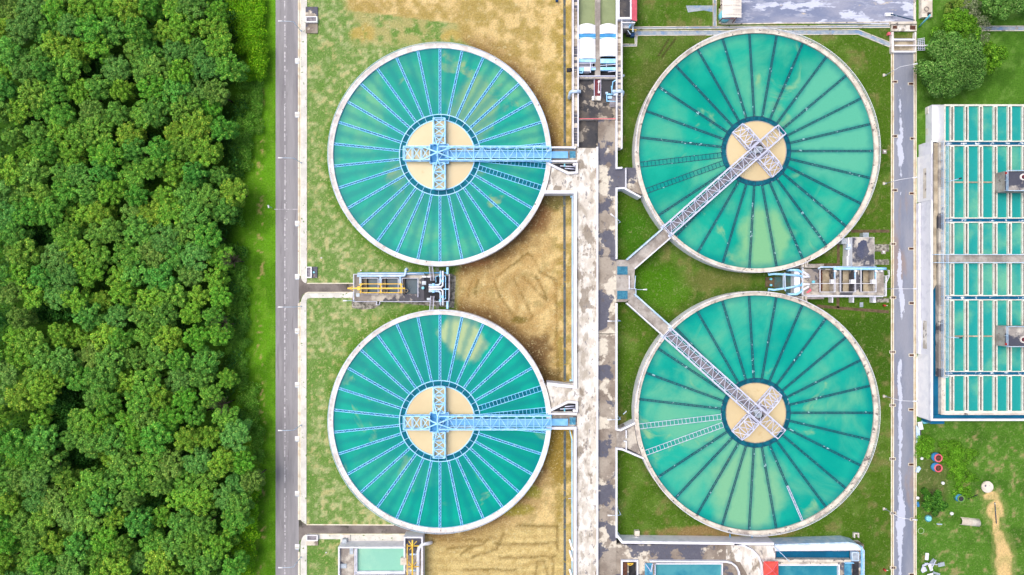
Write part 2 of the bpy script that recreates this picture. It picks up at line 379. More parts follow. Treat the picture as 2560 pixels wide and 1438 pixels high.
# ------------------------------------------------------------------ ground
def vnoise(X, Y, s, seed):
    rs = np.random.RandomState(seed); G = rs.rand(256, 256)
    x = X/s + 100.3; y = Y/s + 77.7
    xi = np.floor(x).astype(int); yi = np.floor(y).astype(int); fx = x-xi; fy = y-yi
    fx = fx*fx*(3-2*fx); fy = fy*fy*(3-2*fy)
    g = lambda a, b: G[a % 256, b % 256]
    return (g(xi,yi)*(1-fx)+g(xi+1,yi)*fx)*(1-fy) + (g(xi,yi+1)*(1-fx)+g(xi+1,yi+1)*fx)*fy
def fbm(X, Y, s, seed, o=4):
    t = 0; a = 1; n = 0
    for k in range(o): t = t + a*vnoise(X, Y, s/2**k, seed+k); n += a; a *= .55
    return t/n
def ss(x, a, b):
    t = np.clip((x-a)/(b-a), 0, 1); return t*t*(3-2*t)
def lerp(A, Bc, t): return A*(1-t[...,None]) + np.array(Bc[:3])*t[...,None]
KT = H/(H-4.0)
TANKS = [(1099.5,387,279,267),(1099.5,1053.5,279,267),(1892,377,305,294.5),(1891,1033,305,294.5)]

def build_ground():
    dense_x = np.arange(-150, 150.01, .4); dense_y = np.arange(-90, 90.01, .4)
    xs = np.concatenate(([-3000,-1200,-500,-260], dense_x, [260,500,1200,3000]))
    ys = np.concatenate(([-3000,-1200,-500,-200], dense_y, [200,500,1200,3000]))
    XX, YY = np.meshgrid(xs, ys); X = XX*10+1280; Y = 719-YY*10
    n1 = fbm(X,Y,60,1); n2 = fbm(X,Y,18,11); n3 = fbm(X,Y,160,21); n4 = fbm(X,Y,9,31,3)
    def c(r,g,b): return C(r,g,b)
    A = np.zeros(X.shape+(3,)); A[:] = c(74,108,28)[:3]
    A = lerp(A, c(94,124,48), ss(n1,.45,.7)); A = lerp(A, c(56,92,22), ss(n3,.52,.7)*.7)
    A = lerp(A, c(126,118,74), ss(n2*.6+n1*.4,.54,.68)*.6)
    # olive patch between the east tanks
    for (a,b,rx,ry,cc,k) in ((1790,700,110,30,(112,112,62),.7),(1640,205,70,70,(92,100,52),.6),(1800,1330,200,18,(150,120,84),.8),
                             (1760,600,60,40,(64,116,20),.8),(1640,720,90,60,(72,124,20),.8),(1600,590,60,80,(58,112,20),.7),(1650,110,120,40,(90,112,50),.6)):
        d = ((X-a)/rx)**2+((Y-b)/ry)**2; A = lerp(A, c(*cc), ss(d+(.5-n2)*1.6,1.3,.2)*k)
    # strip west of the road
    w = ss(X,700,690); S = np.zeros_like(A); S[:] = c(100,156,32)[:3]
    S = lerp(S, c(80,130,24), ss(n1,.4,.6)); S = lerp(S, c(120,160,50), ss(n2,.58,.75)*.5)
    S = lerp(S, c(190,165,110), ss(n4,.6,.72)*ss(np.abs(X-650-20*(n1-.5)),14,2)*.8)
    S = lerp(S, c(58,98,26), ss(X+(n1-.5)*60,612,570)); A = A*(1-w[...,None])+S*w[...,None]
    # lawn around the west tanks
    wl = ss(X,751,757)*ss(X,1448,1442); L = np.zeros_like(A); L[:] = c(110,144,72)[:3]
    L = lerp(L, c(164,176,122), ss(n2*.35+n4*.65,.44,.64)); L = lerp(L, c(96,138,58), ss(n1*.7+n4*.3,.5,.66)*.9)
    L = lerp(L, c(196,184,130), ss(n4,.62,.74)*.6)
    ol = ss(X+(n1-.5)*60,860,900)*ss(X,1230,1150)*ss(Y+(n2-.5)*30,128,100); L = lerp(L, c(172,166,108), ol*ss(n2,.3,.6)*.9)
    for (a,b,rx,ry) in ((905,85,34,24),(930,20,60,12),(1130,90,30,16)):
        d = ((X-a)/rx)**2+((Y-b)/ry)**2; L = lerp(L, c(186,160,82), ss(d+(.5-n2)*2.6,1.0,.0)*.7)
    D = np.zeros_like(A); D[:] = c(214,188,130)[:3]
    D = lerp(D, c(194,168,114), ss(n2,.42,.65)); D = lerp(D, c(226,204,150), ss(n4,.55,.7)*.5); D = lerp(D, c(172,148,98), ss(n1,.55,.75)*.6)
    D = lerp(D, c(146,128,52), ss(X,1372,1402)*ss(n2,.35,.6)*.8); D = lerp(D, c(160,144,88), ss(n2*.5+n4*.5,.5,.62)*.55)
    low = ss(Y,1300,1340); D = lerp(D, c(214,194,132), low*.7); D = lerp(D, c(184,160,100), low*ss(n4,.5,.7)*.8)
    up = ss(Y,420,300); D = lerp(D, c(168,148,80), up*ss(n2*.6+n1*.4,.40,.6)*.75)
    xb = np.interp(Y,[0,25,60,110,330,680,780,1300,1325,1438],[860,880,1150,1165,1180,1140,1140,1100,1050,1058])
    dry = ss(X+(n1-.5)*90*ss(Y,640,400)+(n2-.5)*14, xb-18, xb+18)
    tracks = [[(1240,690),(1320,635),(1330,640)],[(1330,640),(1350,680),(1390,700)],[(1230,690),(1250,740),(1290,800)],[(1285,700),(1330,790),(1325,800)],
              [(1310,695),(1365,750)],[(1390,700),(1392,880)],[(1395,880),(1395,980)],[(1340,690),(1345,700),(1370,750)],[(1180,700),(1170,740)],[(1195,700),(1190,740)],
              [(1260,1335),(1240,1370),(1180,1395)],[(1290,1315),(1395,1318)],[(1240,1360),(1390,1358)],[(1250,1395),(1390,1390)],[(1393,1320),(1393,1375)],[(1340,1438),(1345,1405),(1362,1405),(1368,1438)],
              [(1120,1372),(1180,1365)],[(1160,1425),(1290,1425)],[(1380,1395),(1382,1438)],[(1150,1385),(1230,1345)],[(1100,1350),(1200,1350)]]
    for t in tracks:
        for (x0,y0),(x1,y1) in zip(t[:-1],t[1:]):
            dx,dy=x1-x0,y1-y0; u=np.clip(((X-x0)*dx+(Y-y0)*dy)/(dx*dx+dy*dy),0,1)
            d=np.hypot(X-x0-u*dx+(n2-.5)*10,Y-y0-u*dy+(n2-.5)*10); D=lerp(D,c(116,96,48),ss(d,6,1)*.75)
    st = .5+.5*np.sin((X*.55+Y*.35+(n1-.5)*60)/4.2); D = lerp(D, c(176,142,86), st*ss(Y,560,640)*ss(Y,920,860)*.6)
    st = .5+.5*np.sin((Y+(n1-.5)*40)/3.6); D = lerp(D, c(172,146,92), st*low*.45)
    G = L*(1-dry[...,None])+D*dry[...,None]
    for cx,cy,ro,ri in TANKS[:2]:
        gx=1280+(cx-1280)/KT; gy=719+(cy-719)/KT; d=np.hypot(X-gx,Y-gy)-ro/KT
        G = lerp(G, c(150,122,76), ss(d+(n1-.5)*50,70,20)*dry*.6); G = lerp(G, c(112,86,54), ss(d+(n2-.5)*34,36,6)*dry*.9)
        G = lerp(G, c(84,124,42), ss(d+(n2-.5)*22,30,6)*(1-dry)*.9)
    for (a,b,rx,ry,cc) in ((1300,800,26,10,(110,96,40)),(1345,880,40,50,(96,72,48)),(1380,940,40,22,(88,72,40)),(1390,505,40,24,(92,92,50)),(1345,545,44,40,(128,92,60)),(1395,1120,36,90,(142,120,50)),(1185,655,50,12,(150,108,70)),(1330,1230,30,20,(130,132,46)),(1290,1275,50,18,(140,134,50))):
        d=((X-a)/rx)**2+((Y-b)/ry)**2; G=lerp(G,c(*cc),ss(d+(.5-n2)*1.4,1.3,.1)*.8*dry)
    A = A*(1-wl[...,None])+G*wl[...,None]
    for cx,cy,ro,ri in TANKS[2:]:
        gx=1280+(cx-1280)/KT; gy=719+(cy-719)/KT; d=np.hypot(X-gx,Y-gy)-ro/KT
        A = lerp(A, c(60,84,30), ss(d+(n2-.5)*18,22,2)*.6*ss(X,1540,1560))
    # east yards
    we = ss(X,2288,2292); E = np.zeros_like(A); E[:] = c(80,124,40)[:3]
    E = lerp(E, c(104,142,62), ss(n2*.5+n4*.5,.5,.64)*.8); E = lerp(E, c(62,102,30), ss(n1,.5,.7)*.8)
    E = lerp(E, c(152,142,96), ss(n2*.5+n4*.5,.58,.7)*ss(Y,1040,1080)*.9)
    E = lerp(E, c(92,92,56), ss(((X-2330)/45)**2+((Y-1210)/90)**2,1.3,.3)*.6)
    for (a,b,rx,ry) in ((2475,1240,20,12),(2488,1275,22,26),(2490,1310,10,30),(2500,1350,14,24),(2510,1400,22,46),(2512,1450,20,40)):
        d=((X-a)/rx)**2+((Y-b)/ry)**2; E=lerp(E,c(218,188,130),ss(d+(.5-n2)*1.2,1.25,.6))
        E=lerp(E,c(138,148,84),ss(np.abs(d-1.7)+(.5-n4),1.2,.1)*.4)
    A = A*(1-we[...,None])+E*we[...,None]
    straw = .22*(1-wl)*(1-w)*(1-we) + .08*w + .25*we*ss(Y,1000,1080) + wl*((1-dry)*.6+dry*.6)
    for (xa,ya),(xb_,yb_) in (((1672,98),(1646,140)),((1688,98),(1656,142))):
        dx,dy=xb_-xa,yb_-ya; u=np.clip(((X-xa)*dx+(Y-ya)*dy)/(dx*dx+dy*dy),0,1); d=np.hypot(X-xa-u*dx,Y-ya-u*dy); A=lerp(A,c(70,62,40),ss(d,4,1)*.8)
    ny, nx = X.shape
    me = bpy.data.meshes.new('ground'); o = bpy.data.objects.new('ground', me); col.objects.link(o)
    V = np.stack([XX, YY, np.zeros_like(XX)], -1).reshape(-1,3)
    idx = np.arange(nx*ny).reshape(ny,nx)
    Q = np.stack([idx[:-1,:-1],idx[:-1,1:],idx[1:,1:],idx[1:,:-1]],-1).reshape(-1,4)
    me.vertices.add(len(V)); me.vertices.foreach_set('co', V.ravel())
    me.loops.add(Q.size); me.loops.foreach_set('vertex_index', Q.ravel().astype(np.int32))
    me.polygons.add(len(Q)); me.polygons.foreach_set('loop_start', np.arange(0,Q.size,4,dtype=np.int32))
    me.update(calc_edges=True)
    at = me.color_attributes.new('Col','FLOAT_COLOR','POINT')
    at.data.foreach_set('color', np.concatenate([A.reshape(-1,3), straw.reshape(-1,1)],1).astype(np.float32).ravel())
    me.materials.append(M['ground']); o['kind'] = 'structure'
build_ground()

def arc(cx, cy, r, a0, a1, n=8):
    return [(cx+r*math.cos(R(a0+(a1-a0)*k/n)), cy-r*math.sin(R(a0+(a1-a0)*k/n))) for k in range(n+1)]

# ------------------------------------------------------------------ roads, pavements, kerbs
def sheet(name, pts, z, m): return struct(MB().pprism(pts, 0.001, z), name, m)
sheet('west_road', [(689,-160),(748,-160),(748,1600),(689,1600)], .016, 'asphalt_w')
sheet('pump_station_lane', [(747,690),(756,700),(768,709),(905,709),(905,730),(770,730),(758,736),(749,752),(747,752)], .024, 'lane_dark')
sheet('basin_lane', [(747,1296),(755,1305),(766,1313),(985,1313),(1058,1330),(1058,1334),(775,1334),(760,1340),(750,1352),(747,1352)], .024, 'lane_dark')
sheet('east_road', [(2233,96),(2288,96),(2288,1600),(2233,1600)], .016, 'asphalt_e')
sheet('plaza_pavement', [(1803,-160),(2290,-160),(2290,62),(1803,58)], .022, 'plaza')
# worn centre paint of the west road
rs = random.Random(3); y = -20
mb = MB()
while y < 1460:
    L = rs.uniform(6, 34); mb.pbox(711+rs.uniform(-.6,.6), y, 713.2+rs.uniform(-.5,.6), y+L, .017, .021); y += L+rs.uniform(1,16)
for k in range(40):
    yy = rs.uniform(0,1438); xx = 713+abs(rs.gauss(0,4)); mb.pbox(xx, yy, xx+rs.uniform(.8,2.2), yy+rs.uniform(1,5), .017, .0205)
struct(mb, 'centre_line_paint', 'paint_line')
struct(MB().pbox(686,522.6,745,524.2,.001,.022), 'crossing_line_paint', 'paint_line')
# pale dried lime wash along the middle of the east road: a stain in the road surface
def lime_wash(m,xc):
    nt=m.node_tree; b=nt.nodes['Principled BSDF']; src=b.inputs['Base Color'].links[0].from_socket
    g=nt.nodes.new('ShaderNodeNewGeometry'); sp=nt.nodes.new('ShaderNodeSeparateXYZ'); nt.links.new(g.outputs['Position'],sp.inputs[0])
    def mt(op,a,b_=None):
        n=nt.nodes.new('ShaderNodeMath'); n.operation=op
        for i,v in enumerate((a,b_)):
            if v is None: continue
            if isinstance(v,(int,float)): n.inputs[i].default_value=v
            else: nt.links.new(v,n.inputs[i])
        return n.outputs[0]
    cb=nt.nodes.new('ShaderNodeCombineXYZ'); nt.links.new(sp.outputs['Y'],cb.inputs[1])
    wob=mt('MULTIPLY',mt('SUBTRACT',noise(nt,cb.outputs[0],.06,2.0),.5),2.4)
    dx=mt('ABSOLUTE',mt('SUBTRACT',mt('SUBTRACT',sp.outputs['X'],xc),wob))
    cb2=nt.nodes.new('ShaderNodeCombineXYZ'); nt.links.new(sp.outputs['Y'],cb2.inputs[1]); cb2.inputs[0].default_value=40
    wid=mt('MULTIPLY',ramp(nt,noise(nt,cb2.outputs[0],.045,1.0),.40,.66),1.0)
    south=ramp(nt,sp.outputs['Y'],-15,-42); wid=mt('ADD',mt('SUBTRACT',wid,.28),mt('MULTIPLY',south,.45))
    mp=nt.nodes.new('ShaderNodeMapping'); mp.inputs['Scale'].default_value=(1.2,.5,1); nt.links.new(g.outputs['Position'],mp.inputs['Vector'])
    e=mt('SUBTRACT',mt('ADD',wid,mt('MULTIPLY',mt('SUBTRACT',noise(nt,mp.outputs['Vector'],.9,7.0,.65),.5),2.6)),dx)
    f=ramp(nt,e,0,.12); top=ramp(nt,sp.outputs['Y'],54,48); f=mt('MULTIPLY',f,top)
    nt.links.new(mixc(nt,mt('MULTIPLY',f,.85),src,C(208,214,230)),b.inputs['Base Color'])
lime_wash(M['asphalt_e'],97.1)
# west pavement + kerbs
def pave(name, pts, z=.12, m='pave'): return struct(MB().pprism(pts, .001, z), name, m)
ev = [(752,-160),(752,690)]+[(752+14*(1-math.cos(t)),690+18*math.sin(t)) for t in (.4,.8,1.2,1.5)]+[(766,706),(766,-160)]
pave('west_pavement', ev)
pave('west_pavement', [(752,1300),(752,765)]+[(752+16*(1-math.cos(t)),760-27*math.sin(t)) for t in (.3,.6,.9,1.2,1.5)]+[(882,732),(882,745),(775,745),(768,748),(766,755),(766,1311),(762,1309),(755,1304)])
pave('west_pavement', [(751,1600),(751,1372)]+[(751+14*(1-math.cos(t)),1364-27*math.sin(t)) for t in (.3,.7,1.1,1.5)]+[(852,1337),(852,1348),(775,1348),(767,1356),(766,1600)])
pave('basin_pavement', [(876,1338),(1056,1336),(1056,1362),(876,1362)], .10)
k = MB()
k.pwall([(746.5,-160),(746.5,690)], .32, .001, .14); k.pwall([(750.5,-160),(750.5,690)],.28,.001,.16)
struct(k,'kerb','kerb')
k = MB(); k.pwall([(746.8,758),(746.8,1300)], .4, .001, .14); k.pwall([(750.6,755),(750.6,1300)],.25,.001,.16); struct(k,'kerb','kerb')
k = MB(); k.pwall([(747.2,1380),(747.2,1600)], .4, .001, .14); struct(k,'kerb','kerb')
struct(MB().pwall([(748.6,-160),(748.6,690)],.16,.001,.03),'gutter','gutter')
k = MB(); k.pwall([(768,708.5),(884,708.5)],.22,.001,.14); k.pwall([(762,734),(770,731),(884,731)],.2,.001,.14)
k.pwall([(766,1312),(985,1313)],.25,.001,.14); k.pwall([(775,1336),(1057,1336)],.25,.001,.13); struct(k,'kerb','kerb')
struct(MB().pwall([(766.4,-160),(766.4,704)],.12,.001,.15),'kerb','rim_w')
# east road kerbs, double cream lines with a gutter between
for xs_ in ((2229,2234),(2285.5,2290.5)):
    k = MB(); k.pwall([(xs_[0],100),(xs_[0],1600)],.22,.001,.16); k.pwall([(xs_[1],100),(xs_[1],1600)],.22,.001,.14); struct(k,'kerb','kerb')
    struct(MB().pwall([((xs_[0]+xs_[1])/2,100),((xs_[0]+xs_[1])/2,1600)],.28,.001,.02),'gutter','gutter')
k = MB(); k.pwall([(1803,60),(2232,55)],.25,.001,.18); k.pwall([(1803,-160),(1803,60)],.3,.001,.18); k.pwall([(2287,-160),(2287,62)],.5,.001,.22); struct(k,'kerb','rim_e')
# blue grey lined drains
def drain(pts, w, m='drainblue'):
    struct(MB().pwall(pts, w, .001, .03), 'drain_bed', m)
    k = MB()
    for s_ in (-1,1):
        P=[]
        for i,(x,yy) in enumerate(pts):
            a=pts[max(i-1,0)]; b=pts[min(i+1,len(pts)-1)]; dx,dy=b[0]-a[0],b[1]-a[1]; l=math.hypot(dx,dy); P.append((x-dy/l*s_*w*5, yy+dx/l*s_*w*5))
        k.pwall(P,.16,.001,.18)
    struct(k,'drain_edge','rim_e')
drain([(1586,83),(2146,80),(2228,113)], 1.15)
drain([(2412,71),(2700,71)], 1.15)
drain([(1583,70),(2225,66)], .55)
drain([(1787,-100),(1787,68)], .8)
drain([(1556,113),(1590,113),(1590,88)], .6)
for seg in ([(1411,-60),(1412,365)],[(1411,483),(1412,952)],[(1412,1078),(1412,1600)]):
    struct(MB().pwall(seg, .62, .001, .02), 'ditch_bed', 'ditch')
for seg in ([(2128,578),(2224,578)],[(2096,592),(2096,662),(2040,662)],[(2042,765),(2095,770),(2222,780)],[(2095,742),(2095,770)]):
    struct(MB().pwall(seg, .75, .001, .016), 'dirt_path', 'dirt')
struct(MB().pprism([(1700,1348),(1715,1343),(1745,1345),(1780,1349)],.001,.02),'dirt_path','conc_lt')
struct(MB().pprism([(1715,14),(1790,14),(1790,32),(1760,26),(1720,31)],.001,.02),'drain_bed','drainblue')
for r_ in ((2186,611,2223,629),(2186,649,2223,662),(2190,746,2223,756)):
    struct(MB().pbox(*r_, .001,.1),'rubble_strip','rubble')
struct(MB().pprism([(880,745),(1040,762),(1135,770),(1140,690),(1128,684),(880,740)],.001,.06),'rubble_strip','rubble')
struct(MB().pprism([(879,744),(955,758),(935,772),(905,774),(880,770)],.001,.09),'rubble_strip','rubble')

# ------------------------------------------------------------------ drains and lamps by the roads
def copy_tree(o, loc, label=None, group=None, rot=None):
    r = o.copy(); col.objects.link(r); r.location = loc
    if rot is not None: r.rotation_euler = (0,0,rot)
    if label: r['label'] = label
    if group: r['group'] = group
    for ch in list(o.children):
        c = ch.copy(); col.objects.link(c); c.parent = r
        for g in list(ch.children):
            d = g.copy(); col.objects.link(d); d.parent = c
    return r
# inlet boxes
box = thing('drain_inlet','x','drain inlet',743,154,0,'white drain inlets along the west road',local=True)
MB().box(-.55,-.35,0,.55,.75,.18).build('frame','whiteclean',box)
MB().box(-.45,-.62,.0,.45,-.36,.16).build('slot','metal',box)
MB().box(-.5,-.3,.182,.5,.2,.20).build('lid','pave',box)
ys_ = [154,288,560,693,829,963,1098,1235,1368]
nm = ['white drain inlet on the west road kerb, northernmost of the row','white drain inlet on the west road kerb, second from the north',
 'white drain inlet on the kerb just south of the thin line across the road','white drain inlet on the kerb corner just north of the pump station lane',
 'white drain inlet on the west kerb, first one south of the pump station lane','white drain inlet on the west kerb, second one south of the pump station lane',
 'white drain inlet on the west kerb, third one south of the pump station lane','white drain inlet on the west kerb, fourth south of the pump station lane',
 'white drain inlet beside the inspection pit at the bottom left corner']
for i,y_ in enumerate(ys_):
    if i == 0: box.location = W(743.5,y_); box['label'] = nm[0]
    else: copy_tree(box, W(743.5,y_), nm[i])
# street lamps: pole on +base, arm towards -x (local), head
def lamp(name, label, px, py, ax, ay, h=6.0, arm=2.6, group=None, matn='bluepale', z=0):
    t = thing(name, label, 'street lamp', px, py, z, group, local=True)
    MB().cyl(0,0,0,.25,.22,10).build('base_plate','metal',t)
    MB().tube([(0,0,0),(0,0,h)], .10, 8, .065).build('pole', matn, t)
    MB().tube([(0,0,h-.05),(ax*arm*.3,ay*arm*.3,h+.28),(ax*arm,ay*arm,h+.42)], .06, 8, .05).build('arm', matn, t)
    hd = MB(); p0 = Vector((ax*arm*.93,ay*arm*.93,h+.44)); p1 = Vector((ax*(arm+.95),ay*(arm+.95),h+.40))
    hd.tube([p0,p0.lerp(p1,.25),p0.lerp(p1,.6),p1],.12,8,.2); q = hd.build('lamp_head','whiteclean',t)
    return t
G1='street lamps along the west road'
for i,(y_,lb) in enumerate(((78,'pale curved lamp post beside the dark pit at the top of the west road'),(407,'pale lamp post on the west pavement level with the upper left tank centre'),
      (766,'pale lamp post on the west pavement just south of the pump station lane'),(1063,'pale lamp post on the west pavement level with the lower left tank centre'),
      (1393,'pale lamp post at the bottom of the west pavement by the bottom edge lawn'))):
    lamp('street_lamp', lb, 753, y_, -1, 0, group=G1)
G2='street lamps along the east road'
for i,(y_,dx,dy,lb) in enumerate(((188,.98,.16,'white lamp post beside the dark leafy tree at the top of the east road'),(459,.98,.12,'white lamp post reaching over the east road level with the upper right tank centre'),
      (722,1,0,'white lamp post reaching straight over the east road beside the pit station'),(991,.99,-.03,'white lamp post reaching over the east road level with the lower right tank centre'),
      (1273,.97,-.1,'white lamp post reaching over the east road beside the round yard bush'))):
    lamp('street_lamp', lb, 2214, y_, dx, dy, group=G2, arm=3.0, h=6.4, matn='white')
    single(MB().pbox(2208,y_-3.5,2212.5,y_+3,0,.25),'pull_box','rim_e', 'concrete box at the foot of the '+lb.replace('white lamp post','lamp').replace('reaching straight over the east road ','').replace('reaching over the east road ','').replace('at the top of the east road',''),'pull box','concrete boxes at lamp feet')
# brown grates on the east road
G3='rusty brown road grates of the east road'
gl=[(2236,205,'l'),(2277,210,'r'),(2236,341,'l'),(2282,347,'r'),(2236,476,'l'),(2280,484,'r'),(2232,610,'l'),(2278,622,'r'),(2232,744,'l'),(2279,758,'r'),(2231,880,'l'),(2279,888,'r'),(2231,1013,'l'),(2278,1024,'r'),(2231,1147,'l'),(2278,1161,'r'),(2232,1283,'l'),(2282,1298,'r'),(2232,1419,'l'),(2279,1436,'r')]
g0=None; lc=rc=0
NTH=['first','second','third','fourth','fifth','sixth','seventh','eighth','ninth','tenth']
for x_,y_,s_ in gl:
    if s_=='l': lb='rusty grate on the left kerb of the east road, %s from the top'%NTH[lc]; lc+=1
    else: lb='rusty grate on the right kerb of the east road, %s from the top'%NTH[rc]; rc+=1
    if g0 is None:
        g0=thing('road_grate',lb,'road grate',x_,y_,0,G3,local=True)
        f=MB(); f.slab([(-.75,-.36,.75,.36)],[(-.65,-.27,.65,.27)],.0,.19,px=False); f.build('frame','kerb',g0)
        b=MB(); [b.box(-.62+.2*k_,-.27,.0,-.51+.2*k_,.27,.16) for k_ in range(6)]; b.build('grating','brown',g0)
    else: copy_tree(g0,W(x_,y_),lb)

# ------------------------------------------------------------------ clarifier tanks
f4 = (H-4)/H*.1
teal = C(0,178,152); 
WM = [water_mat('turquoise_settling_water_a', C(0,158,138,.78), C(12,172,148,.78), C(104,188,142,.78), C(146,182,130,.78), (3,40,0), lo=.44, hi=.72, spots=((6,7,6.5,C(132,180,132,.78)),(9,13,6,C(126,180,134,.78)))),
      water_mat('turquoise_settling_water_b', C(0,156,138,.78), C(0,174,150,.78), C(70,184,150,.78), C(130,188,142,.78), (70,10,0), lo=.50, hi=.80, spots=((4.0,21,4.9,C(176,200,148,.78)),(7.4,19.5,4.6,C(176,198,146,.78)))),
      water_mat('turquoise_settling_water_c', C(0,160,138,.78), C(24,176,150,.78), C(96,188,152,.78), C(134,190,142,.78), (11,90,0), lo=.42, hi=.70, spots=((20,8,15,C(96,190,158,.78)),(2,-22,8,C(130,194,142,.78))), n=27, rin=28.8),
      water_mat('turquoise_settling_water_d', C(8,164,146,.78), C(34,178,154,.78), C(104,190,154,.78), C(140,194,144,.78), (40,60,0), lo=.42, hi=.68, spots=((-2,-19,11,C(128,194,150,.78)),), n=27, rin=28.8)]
def trough(mb_side, mb_floor, mb_br, ang, r0, r1, w, z, br=1.0, ladder=False, bw=.07, sw=.1):
    c,s_=math.cos(R(ang)),math.sin(R(ang)); P=lambda r,t,zz: Vector((r*c-t*s_, r*s_+t*c, zz))
    def hbox(mb,ra,rb,ta,tb,za,zb):
        v=[P(ra,ta,za),P(rb,ta,za),P(rb,tb,za),P(ra,tb,za),P(ra,ta,zb),P(rb,ta,zb),P(rb,tb,zb),P(ra,tb,zb)]
        mb.add(v,[(0,3,2,1),(4,5,6,7),(0,1,5,4),(1,2,6,5),(2,3,7,6),(3,0,4,7)])
    hbox(mb_side,r0,r1,w/2-sw,w/2,z-.35,z+.06); hbox(mb_side,r0,r1,-w/2,-w/2+sw,z-.35,z+.06)
    hbox(mb_floor,r0,r1,-w/2+sw,w/2-sw,z-.35,z-.06)
    n=max(2,int((r1-r0)/br)); st=(r1-r0)/n
    for i in range(n+1):
        a=r0+i*st
        if ladder or i%2==0: hbox(mb_br,a-bw/2,a+bw/2,-w/2+sw,w/2-sw,z-.02,z+.05)
        if not ladder and i<n: mb_br.bar(P(a,-w/2+sw,z+.015),P(a+st,w/2-sw,z+.015),bw)
NAMES=['upper left','lower left','upper right','lower right']
def tank(i):
    cx,cy,ro,ri = TANKS[i]; west=i<2
    Ro,Ri=ro*f4,ri*f4
    t=thing('clarifier_tank', ('round %s settling tank of turquoise water with %s radial troughs'%(NAMES[i],'light blue' if west else 'dark slate')),'settling tank',cx,cy,4,'round settling tanks',local=True)
    t.location.z=0
    rm='rim_w' if west else 'rim_e'
    MB().ring(0,0,Ro-.35,Ro,0,3.7,180).build('tank_wall','white',t)
    MB().ring(0,0,Ri,Ro+.02,3.702,4.0,180).build('rim_walkway',rm,t)
    MB().ring(0,0,Ri-.04,Ri+.06,2.6,3.70,180).build('inner_wall','bluesteel' if west else 'conc_gr',t)
    zw=3.55
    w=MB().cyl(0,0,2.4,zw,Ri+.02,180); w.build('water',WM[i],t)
    # handrail
    h=MB(); n=120
    gap = None
    arcs = {0:(-18,-4),1:(4,18),2:(183,203),3:(180,200)}[i]
    pts=[]
    a=arcs[1]+1.5
    while a<=arcs[0]+360-1.5:
        pts.append(((Ro-.12)*math.cos(R(a)),(Ro-.12)*math.sin(R(a)),4.0)); a+=3
    h.rail(pts,h=1.05,r=.035 if west else .05,sp=2.4); h.build('handrail','bluepale' if west else 'white',t)
    ex=MB()
    if west:
        rA,rB=87.5*f4,101.5*f4
        MB().ring(0,0,rA-.12,rA+.12,2.4,zw+.22,96).build('well_skirt','bluesteel',t)
        MB().ring(0,0,rB-.10,rB+.10,2.4,zw+.20,96).build('ring_launder_lip','bluesteel',t)
        MB().ring(0,0,rA+.12,rB-.10,2.4,zw+.05,96).build('ring_launder_floor','tealtrough',t)
        for k_ in range(30):
            c_,s_=math.cos(R(12*k_+4)),math.sin(R(12*k_+4)); MB().bar((rA*c_,rA*s_,zw+.17),(rB*c_,rB*s_,zw+.17),.09).build('ring_stay','bluesteel',t)
        MB().cyl(0,0,2.4,zw+.06,rA-.12,96).build('sludge_well','sludge',t)
        wide={0:(-6,-18),1:(6,18)}[i]
        for k_ in range(30):
            a=90+12*k_; aa=((a+180)%360)-180
            wd = aa in wide
            S=MB();F=MB();B=MB()
            trough(S,F,B,a,rB+.05,Ri-.02,1.42 if wd else .62,zw+.12,br=.92 if wd else .75,ladder=wd,bw=.10 if wd else .07,sw=.13 if wd else .13)
            lo=S.build('launder','launderblue',t); 
            if wd: lo['label']='wide ladder like launder trough'
            F.build('trough_floor','troughdk' if not wd else 'tealtrough',lo); B.build('bracing','launderblue',lo)
        # skew collar where launders join
    else:
        rA,rB=74.8*f4,87*f4
        MB().ring(0,0,rA-.08,rA+.08,2.4,zw+.16,96).build('well_skirt','conc_gr' if i==2 else 'beige',t)
        MB().ring(0,0,rB-.06,rB+.06,2.4,zw+.08,96).build('ring_launder_lip','slate',t)
        MB().ring(0,0,rA+.08,rB-.06,2.4,zw+.03,96).build('ring_launder_floor','slatefloor',t)
        for k_ in range(27):
            c_,s_=math.cos(R(13.333*k_+2)),math.sin(R(13.333*k_+2)); MB().bar((rA*c_,rA*s_,zw+.08),(rB*c_,rB*s_,zw+.08),.07).build('ring_stay','slate',t)
        MB().cyl(0,0,2.4,zw+.05,rA-.08,96).build('sludge_well','sludge',t)
        for k_ in range(27):
            a=13.333*k_; wd=k_ in (14,15)
            S=MB();F=MB();B=MB()
            trough(S,F,B,a,rB+.05,Ri-.02,1.35 if wd else .52,zw+.05,br=.95 if wd else .5,ladder=wd,bw=.09 if wd else .07,sw=.11)
            pale = i==3 and wd
            lo=S.build('launder','lavsteel' if pale else 'slate',t)
            if wd: lo['label']='wide ladder like launder trough'
            if i==3 and k_ == 22:
                lo['label']='launder trough whose outer half is bleached pale'
                S2=MB();F2=MB();B2=MB(); trough(S2,F2,B2,a,rB+11,Ri-.04,.54,zw+.065,br=.5,bw=.08,sw=.12); B2.v+= []; 
                S2.build('bleached_section','lavsteel',lo); B2.build('bracing','lavsteel',lo)
            if wd: F.build('trough_floor','slatefloor',lo)
            else: F.build('trough_floor','navyslate' if 'navyslate' in M else 'slate',lo)
            B.build('bracing','lavsteel' if pale else ('slatefloor' if wd else 'slate'),lo)
    return t
tanks=[tank(i) for i in range(4)]

